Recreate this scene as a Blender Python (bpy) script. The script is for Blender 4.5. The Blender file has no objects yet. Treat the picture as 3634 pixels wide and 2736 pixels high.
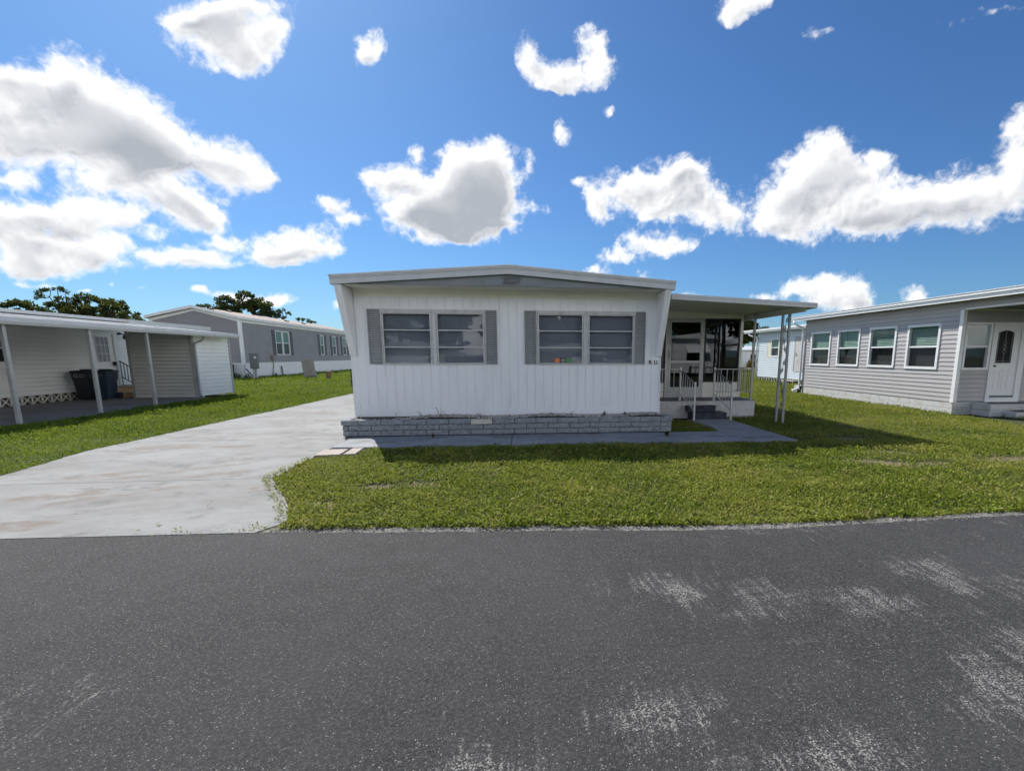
import bpy, math, random
import numpy as np
from mathutils import Vector, Matrix
rnd = random.Random(7)
rng = np.random.default_rng(11)
C = bpy.context.scene.collection
S = bpy.context.scene
# ------------------------------------------------------------------ camera
cam_d = bpy.data.cameras.new('camera'); cam = bpy.data.objects.new('camera', cam_d); C.objects.link(cam); S.camera = cam
yaw, pit, rol = math.radians(6.16154), math.radians(9.25455), math.radians(-0.08163)
fw = Vector((math.sin(yaw)*math.cos(pit), math.cos(yaw)*math.cos(pit), -math.sin(pit)))
rt = Vector((math.cos(yaw), -math.sin(yaw), 0)); dn = fw.cross(rt)
r2 = rt*math.cos(rol)+dn*math.sin(rol); d2 = -rt*math.sin(rol)+dn*math.cos(rol)
cam.matrix_world = Matrix(((r2.x, -d2.x, -fw.x, 0), (r2.y, -d2.y, -fw.y, 0), (r2.z, -d2.z, -fw.z, 1.5), (0, 0, 0, 1)))
cam_d.sensor_fit = 'HORIZONTAL'; cam_d.sensor_width = 36.0; cam_d.lens = 36.0*1680/3634
cam_d.shift_x = -(2040-1817)/3634; cam_d.shift_y = (1536-1368)/3634
cam_d.clip_start = 0.05; cam_d.clip_end = 20000
# ------------------------------------------------------------------ world, sun, exposure
sunv = Vector((-0.49, 0.81, 1.0)).normalized()          # towards the sun
sun_el = math.asin(sunv.z); sun_az = math.atan2(sunv.x, sunv.y)
W = bpy.data.worlds.new('World'); S.world = W; W.use_nodes = True
wn = W.node_tree; bg = wn.nodes['Background']; bg.inputs['Strength'].default_value = 0.085
sky = wn.nodes.new('ShaderNodeTexSky'); sky.sky_type = 'NISHITA'; sky.sun_disc = False
sky.sun_elevation = sun_el; sky.sun_rotation = sun_az; sky.altitude = 0; sky.air_density = 1.0; sky.dust_density = 0.6; sky.ozone_density = 2.6
tint = wn.nodes.new('ShaderNodeMix'); tint.data_type = 'RGBA'; tint.blend_type = 'MULTIPLY'; tint.inputs[0].default_value = 1.0; tint.inputs[7].default_value = (.43, .70, .98, 1)
wn.links.new(sky.outputs[0], tint.inputs[6]); wn.links.new(tint.outputs[2], bg.inputs['Color'])
sl = bpy.data.lights.new('sun', 'SUN'); so = bpy.data.objects.new('sun', sl); C.objects.link(so)
sl.energy = 5.0; sl.angle = math.radians(0.5); sl.color = (1.0, 0.95, 0.87)
so.rotation_euler = sunv.to_track_quat('Z', 'Y').to_euler()
S.view_settings.view_transform = 'Standard'; S.view_settings.look = 'None'; S.view_settings.gamma = 1; S.view_settings.exposure = 0.38
S.render.engine = 'CYCLES'; S.cycles.max_bounces = 8; S.cycles.transparent_max_bounces = 16
S.cycles.use_denoising = True; S.cycles.caustics_reflective = False; S.cycles.caustics_refractive = False
# ------------------------------------------------------------------ mesh builder
class MB:
    def __init__(s): s.v = []; s.f = []
    def face(s, *p):
        n = len(s.v); s.v += [tuple(q) for q in p]; s.f.append(tuple(range(n, n+len(p)))); return s
    def box(s, x0, x1, y0, y1, z0, z1):
        if x0 > x1: x0, x1 = x1, x0
        if y0 > y1: y0, y1 = y1, y0
        if z0 > z1: z0, z1 = z1, z0
        n = len(s.v)
        s.v += [(x0,y0,z0),(x1,y0,z0),(x1,y1,z0),(x0,y1,z0),(x0,y0,z1),(x1,y0,z1),(x1,y1,z1),(x0,y1,z1)]
        s.f += [tuple(n+i for i in q) for q in ((0,3,2,1),(4,5,6,7),(0,1,5,4),(1,2,6,5),(2,3,7,6),(3,0,4,7))]; return s
    def prism(s, poly, off):                    # closed polygon (3d points) extruded by vector off
        n = len(s.v); k = len(poly); o = Vector(off)
        s.v += [tuple(p) for p in poly] + [tuple(Vector(p)+o) for p in poly]
        s.f.append(tuple(n+i for i in range(k))); s.f.append(tuple(n+k+i for i in reversed(range(k))))
        for i in range(k): j = (i+1) % k; s.f.append((n+i, n+k+i, n+k+j, n+j))
        return s
    def tube(s, path, r, k=8, r1=None, cap=True):
        P = [Vector(p) for p in path]; m = len(P); n = len(s.v); up = None
        for i, p in enumerate(P):
            t = (P[min(i+1, m-1)]-P[max(i-1, 0)]).normalized()
            if up is None: up = Vector((0,0,1)) if abs(t.z) < .9 else Vector((1,0,0))
            up = (up-t*up.dot(t)); up = up.normalized() if up.length > 1e-4 else t.orthogonal().normalized(); a = t.cross(up).normalized(); b = up
            rr = r if r1 is None else r+(r1-r)*i/(m-1)
            for j in range(k):
                q = 2*math.pi*j/k; s.v.append(tuple(p+a*math.cos(q)*rr+b*math.sin(q)*rr))
        for i in range(m-1):
            for j in range(k): s.f.append((n+i*k+j, n+i*k+(j+1) % k, n+(i+1)*k+(j+1) % k, n+(i+1)*k+j))
        if cap: s.f.append(tuple(n+j for j in reversed(range(k)))); s.f.append(tuple(n+(m-1)*k+j for j in range(k)))
        return s
    def bar(s, a, b, w, h=None):                # square bar between two points
        a = Vector(a); b = Vector(b); t = (b-a).normalized(); h = h or w
        u = Vector((0,0,1)) if abs(t.z) < .95 else Vector((0,1,0))
        x = t.cross(u).normalized()*w/2; y = x.cross(t).normalized()*h/2
        return s.prism([a-x-y, a+x-y, a+x+y, a-x+y], b-a)
    def lathe(s, c, prof, k=16):
        n = len(s.v); m = len(prof)
        for r, z in prof:
            for j in range(k):
                q = 2*math.pi*j/k; s.v.append((c[0]+r*math.cos(q), c[1]+r*math.sin(q), c[2]+z))
        for i in range(m-1):
            for j in range(k): s.f.append((n+i*k+j, n+i*k+(j+1) % k, n+(i+1)*k+(j+1) % k, n+(i+1)*k+j))
        s.f.append(tuple(n+j for j in reversed(range(k)))); s.f.append(tuple(n+(m-1)*k+j for j in range(k))); return s
    def build(s, name, m, parent=None, smooth=False, label=None, bev=0):
        me = bpy.data.meshes.new(name); me.from_pydata(s.v, [], s.f); me.materials.append(m); me.update()
        o = bpy.data.objects.new(name, me); C.objects.link(o)
        if parent is not None: o.parent = parent; o.matrix_parent_inverse = Matrix.Translation(parent.location).inverted() if parent.parent is None else Matrix.Identity(4)
        if smooth:
            for p in me.polygons: p.use_smooth = True
        if bev:
            b = o.modifiers.new('bevel', 'BEVEL'); b.width = bev; b.segments = 2; b.limit_method = 'ANGLE'
        if label: o['label'] = label
        return o
def tag(o, label=None, cat=None, group=None, kind=None):
    if label: o['label'] = label
    if cat: o['category'] = cat
    if group: o['group'] = group
    if kind: o['kind'] = kind
    return o
def thing(name, label, cat, loc=(0,0,0), group=None):
    o = bpy.data.objects.new(name, None); C.objects.link(o); o.location = loc; o.empty_display_size = .3
    return tag(o, label, cat, group)
def sub(i0, i1, holes):                          # interval minus holes
    seg = [(i0, i1)]
    for h0, h1 in holes:
        n = []
        for a, b in seg:
            if h1 <= a or h0 >= b: n.append((a, b))
            else:
                if h0 > a: n.append((a, h0))
                if h1 < b: n.append((h1, b))
        seg = n
    return [q for q in seg if q[1]-q[0] > 1e-5]
def relief(mb, P, prof, a0, a1, holes=(), clip=None):
    """sheet of profile prof=[(b,depth)...] run along a; P(a,b,d)->xyz; holes (a0,a1,b0,b1)"""
    for (b0, e0), (b1, e1) in zip(prof, prof[1:]):
        cuts = sorted({b0, b1} | {h for H in holes for h in H[2:] if b0 < h < b1})
        if len(cuts) == 1: cuts = [b0, b1]
        for c0, c1 in zip(cuts, cuts[1:]):
            q0 = e0 if b1 == b0 else e0+(e1-e0)*(c0-b0)/(b1-b0); q1 = e1 if b1 == b0 else e0+(e1-e0)*(c1-b0)/(b1-b0)
            mid = (c0+c1)/2
            A0, A1 = (a0, a1) if clip is None else clip(mid)
            if A1 <= A0: continue
            for s0, s1 in sub(A0, A1, [(H[0], H[1]) for H in holes if H[2] < mid < H[3]]):
                mb.face(P(s0, c0, q0), P(s1, c0, q0), P(s1, c1, q1), P(s0, c1, q1))
    return mb
def laps(z0, z1, pitch, d, gap=.010):                      # lap siding: each board leans out at its bottom
    pr = []; z = z0
    while z < z1-1e-6:
        t = min(z+pitch, z1)
        g_ = min(gap, pitch*.2)
        pr += [(z, d), (z+.012, d*.96), (t-g_, 0.0), (t-g_, -.012), (t, -.012)] if t-z > pitch*.5 else [(z, d), (z+.001, d), (t, 0.0)]
        z = t
    return pr
def grooves(a0, a1, start, pitch, w, d):
    pr = [(a0, 0)]; a = start
    while a-pitch > a0: a -= pitch
    while a+w < a1:
        if a > a0: pr += [(a, 0), (a+.003, -d), (a+w-.003, -d), (a+w, 0)]
        a += pitch
    return pr+[(a1, 0)]
# ------------------------------------------------------------------ materials
class NT:
    def __init__(s, name):
        s.m = bpy.data.materials.new(name); s.m.use_nodes = True; s.t = s.m.node_tree; s.t.nodes.clear()
        s.out = s.n('OutputMaterial')
    def n(s, ty, **kw):
        o = s.t.nodes.new('ShaderNode'+ty)
        for k, v in kw.items(): setattr(o, k, v)
        return o
    def l(s, a, b):
        s.t.links.new(a, b)
    def set(s, node, **kw):
        for k, v in kw.items():
            k = k.replace('_', ' ')
            i = node.inputs[k]
            if hasattr(v, 'is_linked') or hasattr(v, 'links'): s.l(v, i)
            else: i.default_value = v
        return node
    def pos(s):
        return s.n('NewGeometry').outputs['Position']
    def mapv(s, v, scale=(1,1,1), rot=(0,0,0), loc=(0,0,0)):
        m = s.n('Mapping'); s.l(v, m.inputs[0]); m.inputs['Scale'].default_value = scale; m.inputs['Rotation'].default_value = rot; m.inputs['Location'].default_value = loc; return m.outputs[0]
    def noise(s, v, scale, detail=4, rough=.6, dist=0):
        n = s.n('TexNoise'); s.l(v, n.inputs['Vector']); s.set(n, Scale=scale, Detail=detail, Roughness=rough, Distortion=dist); return n.outputs['Fac']
    def vor(s, v, scale, feature='F1', out='Distance', rand=1.0):
        n = s.n('TexVoronoi', feature=feature); s.l(v, n.inputs['Vector']); s.set(n, Scale=scale, Randomness=rand); return n.outputs[out]
    def ramp(s, f, a, b, lo=0., hi=1.):
        n = s.n('MapRange'); n.interpolation_type = 'SMOOTHSTEP'; s.l(f, n.inputs[0]); s.set(n, From_Min=a, From_Max=b, To_Min=lo, To_Max=hi); return n.outputs[0]
    def math(s, op, a, b=None, clamp=False):
        n = s.n('Math', operation=op, use_clamp=clamp)
        for i, q in enumerate((a, b)):
            if q is None: continue
            if isinstance(q, (int, float)): n.inputs[i].default_value = q
            else: s.l(q, n.inputs[i])
        return n.outputs[0]
    def mix(s, f, a, b, mode='MIX'):
        n = s.n('Mix', data_type='RGBA', blend_type=mode)
        for i, q in ((0, f), (6, a), (7, b)):
            if isinstance(q, (int, float)): n.inputs[i].default_value = q
            elif isinstance(q, (tuple, list)): n.inputs[i].default_value = (*q, 1) if len(q) == 3 else q
            else: s.l(q, n.inputs[i])
        return n.outputs[2]
    def bump(s, h, strength=.3, dist=.01):
        n = s.n('Bump'); s.l(h, n.inputs['Height']); s.set(n, Strength=strength, Distance=dist); return n.outputs[0]
    def ell(s, v, cx, cy, rx, ry, rot=0.):        # soft ellipse mask on the ground plane, 1 inside
        c, n_ = math.cos(rot), math.sin(rot)
        m = s.n('Mapping', vector_type='TEXTURE'); s.l(v, m.inputs[0])
        m.inputs['Location'].default_value = (cx, cy, 0); m.inputs['Rotation'].default_value = (0, 0, rot); m.inputs['Scale'].default_value = (rx, ry, 1e6)
        le = s.n('VectorMath', operation='LENGTH'); s.l(m.outputs[0], le.inputs[0])
        return s.ramp(le.outputs['Value'], 1.0, 0.0)
    def surf(s, col, rough=.6, nrm=None, metal=0., spec=.5, **kw):
        b = s.n('BsdfPrincipled')
        for k, q in (('Base Color', col), ('Roughness', rough), ('Metallic', metal), ('Specular IOR Level', spec)):
            if isinstance(q, tuple): b.inputs[k].default_value = (*q, 1)
            elif isinstance(q, (int, float)): b.inputs[k].default_value = q
            else: s.l(q, b.inputs[k])
        if nrm is not None: s.l(nrm, b.inputs['Normal'])
        s.l(b.outputs[0], s.out.inputs[0]); s.b = b
        return s.m
def paint(name, col, rough=.5, dirt=.12, scale=3., bumpy=0., metal=0., streak=False, dirtcol=None):
    t = NT(name); p = t.pos()
    v = t.mapv(p, (1, 1, .25)) if streak else p
    n = t.noise(v, scale, 6, .65); n2 = t.noise(p, scale*9, 3, .6)
    dc = dirtcol or tuple(c*.72 for c in col)
    f = t.math('MULTIPLY', t.math('ADD', t.ramp(n, .42, .75), t.ramp(n2, .5, .8, 0, .4)), dirt*2.2, True)
    c = t.mix(f, col, dc)
    nr = t.bump(t.noise(p, 60, 3), bumpy, .004) if bumpy else None
    return t.surf(c, t.ramp(n, .3, .7, rough-.08, rough+.1), nr, metal)
M = {}
M['white'] = paint('white_paint', (.81, .83, .86), .5, .16, 2.2, .12, streak=True)
M['cream'] = paint('cream_paint', (.80, .79, .70), .5, .14, 3, .1)
M['lettershade'] = paint('letter_shade_paint', (.17, .185, .195), .5, .15, 4, .1)
M['shutter'] = paint('shutter_paint', (.25, .265, .275), .55, .3, 6, .1)
M['fascia'] = paint('fascia_paint', (.56, .58, .60), .45, .15, 4, .05, streak=True)
M['gable'] = paint('gable_paint', (.22, .24, .26), .55, .15, 4, .05)
M['alu'] = paint('aluminium_frame', (.50, .51, .52), .4, .35, 8, .2, .25)
M['alulight'] = paint('light_aluminium', (.52, .53, .52), .4, .25, 6, .1, .1)
M['roofmetal'] = paint('roof_metal', (.62, .63, .63), .4, .25, 3, .05, .2)
M['rail'] = paint('railing_paint', (.42, .43, .42), .5, .35, 9, .1)
M['colgrey'] = paint('column_paint', (.33, .33, .34), .5, .35, 9, .1)
M['railgrey'] = paint('railing_grey', (.13, .135, .145), .5, .3, 9, .1)
M['soffit'] = paint('soffit_paint', (.66, .70, .60), .6, .12, 2)
M['black'] = paint('black_paint', (.012, .012, .013), .5, .1, 8)
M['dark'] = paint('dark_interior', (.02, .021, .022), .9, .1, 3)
M['darkblind'] = paint('blind', (.32, .34, .38), .6, .2, 3)
M['greenblind'] = paint('green_blind', (.16, .28, .235), .6, .2, 3)
M['sidgrey'] = paint('grey_siding', (.41, .40, .405), .55, .10, 1.5, .08)
M['sidgrey2'] = paint('grey_vinyl_siding', (.27, .265, .272), .55, .10, 1.2, .05)
M['sidwhite'] = paint('white_siding', (.80, .82, .82), .55, .12, 1.6, .08)
M['sidcream'] = paint('cream_siding', (.78, .785, .76), .6, .15, 1.6, .08)
M['sidshed'] = paint('shed_siding', (.66, .66, .63), .6, .15, 1.6, .08)
M['sidblue'] = paint('pale_blue_siding', (.56, .63, .67), .55, .10, 1.6, .08)
M['trimwhite'] = paint('white_trim', (.78, .79, .80), .4, .08, 4)
M['block'] = paint('painted_block', (.55, .56, .56), .75, .35, 4, .7, dirtcol=(.42, .38, .33))
M['lattice'] = paint('breeze_block', (.75, .73, .66), .8, .3, 5, .3)
M['yellow'] = paint('yellow_shutter', (.72, .68, .40), .55, .1, 5)
M['navy'] = paint('navy_plastic', (.008, .022, .045), .35, .3, 5, .05, dirtcol=(.03, .06, .10))
M['bronze'] = paint('dark_cart_plastic', (.006, .012, .018), .4, .3, 5)
M['blockdark'] = paint('navy_step_paint', (.010, .014, .022), .65, .8, 5, .5, dirtcol=(.05, .07, .10))
M['porchfloor'] = paint('porch_floor_paint', (.10, .105, .12), .6, .3, 5, .2)
M['tan'] = paint('tan_brick', (.42, .26, .12), .8, .3, 8, .4)
M['electric'] = paint('grey_steel_box', (.13, .15, .15), .5, .2, 6)
M['pedestal'] = paint('weathered_box', (.27, .26, .23), .7, .35, 6, .2)
M['wood'] = paint('weathered_wood', (.20, .14, .08), .85, .5, 9, .4)
M['acgrey'] = paint('ac_grille', (.06, .055, .06), .6, .2, 9)
M['shutblack'] = paint('black_shutter', (.02, .018, .025), .5, .1, 9)
M['plasticwhite'] = paint('white_plastic', (.7, .7, .68), .4, .1, 9)
M['soil'] = paint('soil', (.06, .05, .035), .95, .5, 9, .8)
M['doorgrey'] = paint('weathered_door', (.50, .50, .49), .7, .8, 3, .2, streak=True, dirtcol=(.36, .33, .33))
def shingle():
    t = NT('asphalt_shingle'); p = t.pos(); n = t.noise(p, 6, 5); c = t.noise(p, 120, 2)
    w = t.vor(t.mapv(p, (3.2, 3.2, 12)), 2, out='Color')
    return t.surf(t.mix(t.ramp(n, .3, .7), t.mix(.25, (.36, .27, .22), w), (.26, .20, .17)), .9, t.bump(c, .4))
M['shingle'] = shingle()
def glass(name, tint=(.8, .83, .86), refl=1.0, wav=.0, wscale=2.):
    t = NT(name); p = t.pos()
    lw_ = t.n('LayerWeight'); lw_.inputs[0].default_value = .5
    fr = t.n('Math', operation='MULTIPLY_ADD'); t.l(t.math('POWER', lw_.outputs['Facing'], 5), fr.inputs[0]); fr.inputs[1].default_value = .95; fr.inputs[2].default_value = .05
    g = t.n('BsdfGlossy'); g.inputs['Roughness'].default_value = .0; g.inputs['Color'].default_value = (.95, .97, 1, 1)
    tr = t.n('BsdfTransparent'); tr.inputs[0].default_value = (*tint, 1)
    if wav:
        b = t.bump(t.noise(p, wscale, 2), wav, .02); t.l(b, g.inputs['Normal'])
    mx = t.n('MixShader'); t.l(t.math('MULTIPLY', fr.outputs[0], refl, True), mx.inputs[0]); t.l(tr.outputs[0], mx.inputs[1]); t.l(g.outputs[0], mx.inputs[2])
    t.l(mx.outputs[0], t.out.inputs[0]); return t.m
M['glass'] = glass('window_glass', (.80, .83, .86), .7, .10, 1.3)
M['glassporch'] = glass('porch_glass', (.16, .17, .18), 1.3, .03, .8)
M['glassclear'] = glass('clear_glass', (.85, .9, .88), 1., .08, 1.2)
def asphalt():
    t = NT('asphalt'); p = t.pos()
    big = t.noise(p, .55, 5, .6); mid = t.noise(p, 5, 5, .65); fine = t.noise(p, 170, 3, .7)
    base = t.mix(t.ramp(mid, .35, .7), (.012, .0125, .0135), (.026, .026, .028))
    base = t.mix(t.ramp(big, .38, .68, 0, .6), base, (.046, .046, .049))
    base = t.mix(t.ramp(fine, .35, .75, 0, .6), base, (.022, .022, .024))
    base = t.mix(t.math('MULTIPLY', t.ramp(t.noise(p, 52, 4, .8), .42, .66), .75), base, (.066, .065, .064))
    for sc, th, col in ((150, .34, (.20, .20, .19)), (78, .30, (.27, .26, .24))):
        d = t.vor(p, sc); r = t.vor(p, sc, out='Color'); sx = t.n('SeparateColor'); t.l(r, sx.inputs[0])
        lim = t.ramp(t.noise(p, 1.1, 3), .3, .7, .60, .86) if sc == 150 else t.ramp(t.noise(p, 1.4, 3), .3, .7, .78, .95)
        pick = t.math('GREATER_THAN', sx.outputs[0], lim)
        base = t.mix(t.math('MULTIPLY', pick, t.ramp(d, th, th*.5)), base, col)
    # worn, stone-showing patches and scrape streaks
    E_ = [(1.0, 2.78, .35, .42, .2), (.8, 2.9, .7, .25, 0), (1.5, 2.62, .6, .35, .3), (2.1, 2.5, .6, .3, 0), (2.85, 2.85, .55, .45, .5), (3.3, 2.5, .5, .5, 0), (1.1, 1.45, .7, .22, .1), (.55, 1.75, .45, .3, 0), (2.2, 1.75, .7, .35, .4), (-1.2, 1.4, .9, .35, 0), (-2.6, 1.9, 1.2, .5, .2), (2.6, 2.0, .5, .6, .2), (-.2, 1.5, .5, .3, 0)]
    msk = None
    for cx, cy, rx, ry, ro in E_:
        e = t.ell(p, cx, cy, rx*1.5, ry*1.5, ro); msk = e if msk is None else t.math('MAXIMUM', msk, e)
    edge = t.ramp(t.noise(t.mapv(p, (1, 1, 1)), 2.2, 3), .45, .7)
    yb = t.n('SeparateXYZ'); t.l(p, yb.inputs[0])
    rim = t.math('MULTIPLY', t.math('MULTIPLY', t.ramp(yb.outputs[1], 3.2, 3.75), t.ramp(yb.outputs[0], .2, 1.5)), .55)
    msk = t.math('MAXIMUM', msk, rim); msk = t.math('MAXIMUM', msk, t.math('MULTIPLY', t.ramp(yb.outputs[0], -.3, 1.6), .42))
    rv = t.n('VectorMath', operation='ADD'); t.l(p, rv.inputs[0]); wv = t.n('TexNoise'); t.l(p, wv.inputs[0]); wv.inputs['Scale'].default_value = 1.1; wsc = t.n('VectorMath', operation='SCALE'); t.l(wv.outputs['Color'], wsc.inputs[0]); wsc.inputs['Scale'].default_value = .25; t.l(wsc.outputs[0], rv.inputs[1])
    st = t.noise(t.mapv(rv.outputs[0], (20, 2.2, 1), (0, 0, .35)), 1.1, 5, .68); st2 = t.noise(t.mapv(rv.outputs[0], (2.4, 11, 1), (0, 0, -.2)), 1.3, 5, .65); gr = t.noise(p, 60, 3, .7)
    brk = t.noise(p, 2.6, 6, .75)
    f = t.math('ADD', t.math('MULTIPLY', msk, .34), t.math('ADD', t.math('MULTIPLY', st, .7), t.math('ADD', t.math('MULTIPLY', gr, .45), t.math('ADD', t.math('MULTIPLY', brk, .6), t.math('MULTIPLY', st2, .35)))))
    worn = t.ramp(f, 1.28, 1.48)
    d = t.vor(p, 115); worn = t.math('MULTIPLY', worn, t.ramp(d, .62, .3))
    base = t.mix(t.math('MULTIPLY', worn, .75), base, (.34, .33, .31))
    # faint pale tyre scrub and crack lines
    ck = t.n('TexVoronoi', feature='DISTANCE_TO_EDGE'); ds = t.n('VectorMath', operation='ADD'); nz = t.n('TexNoise'); t.l(p, nz.inputs[0]); nz.inputs['Scale'].default_value = 2.5; nz.inputs['Detail'].default_value = 5
    vs = t.n('VectorMath', operation='SCALE'); t.l(nz.outputs['Color'], vs.inputs[0]); vs.inputs['Scale'].default_value = .55
    t.l(p, ds.inputs[0]); t.l(vs.outputs[0], ds.inputs[1]); t.l(ds.outputs[0], ck.inputs['Vector']); ck.inputs['Scale'].default_value = .33
    cr = t.math('MULTIPLY', t.ramp(ck.outputs['Distance'], .0028, .0008), t.ramp(t.noise(p, .9, 2), .5, .6))
    base = t.mix(t.math('MULTIPLY', cr, .35), base, (.012, .012, .012))
    h = t.math('ADD', t.vor(p, 120), t.math('MULTIPLY', fine, .8))
    return t.surf(base, .85, t.bump(h, .55, .006), 0, .35)
M['asphalt'] = asphalt()
def concrete(name, c0, c1, stains=(), stain=(.30, .24, .18), cracks=True, sc=1.0):
    t = NT(name); p = t.pos()
    v = t.mapv(p, (.55, 1, 1))
    big = t.noise(v, 1.2*sc, 6, .65, .3); mid = t.noise(v, 6*sc, 6, .7); fine = t.noise(p, 90, 4, .7)
    c = t.mix(t.ramp(big, .35, .68), c0, c1)
    c = t.mix(t.ramp(mid, .5, .75, 0, .55), c, tuple(q*.72 for q in c1))
    # grime in long swept streaks
    st = t.noise(t.mapv(p, (1, 1.35, 1), (0, 0, -.45)), 1.5, 8, .78, .3)
    c = t.mix(t.ramp(st, .50, .68, 0, .75), c, tuple(q*.52 for q in c1))
    if stains:
        m = None
        for e in stains:
            q = t.ell(p, *e); m = q if m is None else t.math('MAXIMUM', m, q)
        m = t.math('MULTIPLY', t.ramp(m, .0, .35), t.ramp(t.math('ADD', mid, t.math('MULTIPLY', fine, .5)), .60, .88))
        c = t.mix(m, c, stain)
    c = t.mix(t.ramp(fine, .45, .8, 0, .3), c, tuple(q*.6 for q in c0)); c = t.mix(t.ramp(t.noise(p, 26, 5, .8), .52, .72, 0, .45), c, tuple(q*.62 for q in c0))
    if cracks:
        ck = t.n('TexVoronoi', feature='DISTANCE_TO_EDGE'); nz = t.n('TexNoise'); t.l(p, nz.inputs[0]); nz.inputs['Scale'].default_value = 1.6; nz.inputs['Detail'].default_value = 6
        vs = t.n('VectorMath', operation='SCALE'); t.l(nz.outputs['Color'], vs.inputs[0]); vs.inputs['Scale'].default_value = .6
        ds = t.n('VectorMath', operation='ADD'); t.l(p, ds.inputs[0]); t.l(vs.outputs[0], ds.inputs[1]); t.l(ds.outputs[0], ck.inputs['Vector']); ck.inputs['Scale'].default_value = .5
        cr = t.math('MULTIPLY', t.ramp(ck.outputs['Distance'], .004, .001), t.ramp(t.noise(p, 1.3, 2), .5, .62))
        c = t.mix(t.math('MULTIPLY', cr, .6), c, (.10, .09, .08))
    return t.surf(c, .85, t.bump(t.math('ADD', fine, mid), .25, .004), 0, .3)
DST = [(-5.8, 8.35, .75, .28, .1), (-4.8, 8.3, .45, .2, 0), (-5.0, 5.5, .55, .22, .3), (-4.3, 6.7, .7, .12, .5), (-5.3, 6.4, .6, .14, .5), (-4.4, 5.45, .8, .12, .6), (-4.5, 4.5, .5, .2, 0), (-3.9, 6.3, .5, .13, .4), (-4.7, 6.35, .6, .1, .5), (-2.9, 5.6, .3, .2, 0), (-4.3, 11.5, .8, .3, 0), (-5.4, 13.0, .7, .5, 0), (-6.1, 4.7, .6, .3, 0)]
M['drive'] = concrete('driveway_concrete', (.285, .29, .288), (.215, .212, .206), DST, (.19, .16, .135))
M['walk'] = concrete('walk_concrete', (.31, .325, .345), (.235, .245, .255), [(4.3, 8.2, .5, .2, .1), (3.7, 8.4, .5, .1, 0), (2.0, 8.3, .5, .08, 0), (-2.4, 8.3, .3, .1, .1)], (.15, .12, .10), True, 1.5)
M['slab'] = concrete('carport_concrete', (.30, .29, .29), (.24, .235, .235), (), sc=1.2)
M['paver'] = concrete('paver_concrete', (.44, .39, .35), (.36, .32, .29), (), cracks=False, sc=3)
def split_block():
    t = NT('split_face_block'); p = t.pos()
    n = t.noise(t.mapv(p, (1, 1, 2.2)), 14, 6, .7); n2 = t.noise(p, 1.6, 4, .6); f = t.noise(p, 70, 3)
    c = t.mix(t.ramp(n, .4, .7), (.36, .385, .41), (.20, .22, .245))
    c = t.mix(t.ramp(n2, .52, .72, 0, .5), c, (.36, .37, .37))
    g = t.noise(t.mapv(p, (1, 1, 3)), 5, 5, .7); c = t.mix(t.ramp(g, .58, .75, 0, .75), c, (.07, .055, .055))
    return t.surf(c, .85, t.bump(t.math('ADD', n, t.math('MULTIPLY', f, .3)), 1.0, .045), 0, .3)
M['split'] = split_block()
M['capstone'] = paint('smooth_cap', (.55, .53, .46), .8, .15, 9, .2)
M['mortar'] = paint('mortar', (.02, .02, .022), .9, .2, 9)
def rocks():
    t = NT('white_rock'); oi = t.n('Attribute', attribute_name='rnd'); p = t.pos()
    c = t.mix(oi.outputs['Fac'], (.62, .60, .57), (.30, .27, .25)); return t.surf(c, .8)
M['rock'] = rocks(); M['roadrock'] = paint('road_gravel', (.27, .26, .24), .85, .6, 40)
def gravelmat():
    t = NT('shoulder_gravel'); p = t.pos(); v = t.vor(p, 90, out='Color'); s_ = t.n('SeparateColor'); t.l(v, s_.inputs[0])
    c = t.mix(s_.outputs[0], (.10, .095, .09), (.36, .345, .32)); n = t.noise(p, 6, 4)
    c = t.mix(t.ramp(n, .45, .7, 0, .7), c, (.12, .115, .11))
    return t.surf(c, .9, t.bump(t.vor(p, 90), .8, .01))
M['gravel'] = gravelmat()
BARE = [(-1.73, 5.62, .28, .13, .1), (-1.23, 5.67, .33, .16, 0), (-2.07, 4.97, .22, .14, 0), (5.2, 6.15, .75, .24, -.5), (5.8, 6.9, .5, .2, -.4), (6.0, 8.1, .4, .35, 0), (7.3, 6.2, .6, .3, 0), (5.9, 6.1, .35, .15, 0)]
def groundmat():
    t = NT('lawn_soil'); p = t.pos()
    n = t.noise(p, .7, 5, .6); f = t.noise(p, 25, 4, .7); f2 = t.noise(p, 4, 4, .7)
    c = t.mix(t.ramp(f, .35, .65), (.02, .03, .008), (.05, .06, .016))
    c = t.mix(t.ramp(n, .45, .7, 0, .6), c, (.12, .13, .035))
    c = t.mix(t.ramp(f2, .55, .75, 0, .5), c, (.07, .055, .025))
    m = None
    for e in BARE:
        q = t.ell(p, *e); m = q if m is None else t.math('MAXIMUM', m, q)
    c = t.mix(t.ramp(m, .05, .4), c, t.mix(f, (.10, .07, .045), (.26, .20, .14)))
    return t.surf(c, .95, t.bump(f, .8, .03))
M['ground'] = groundmat()
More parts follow.
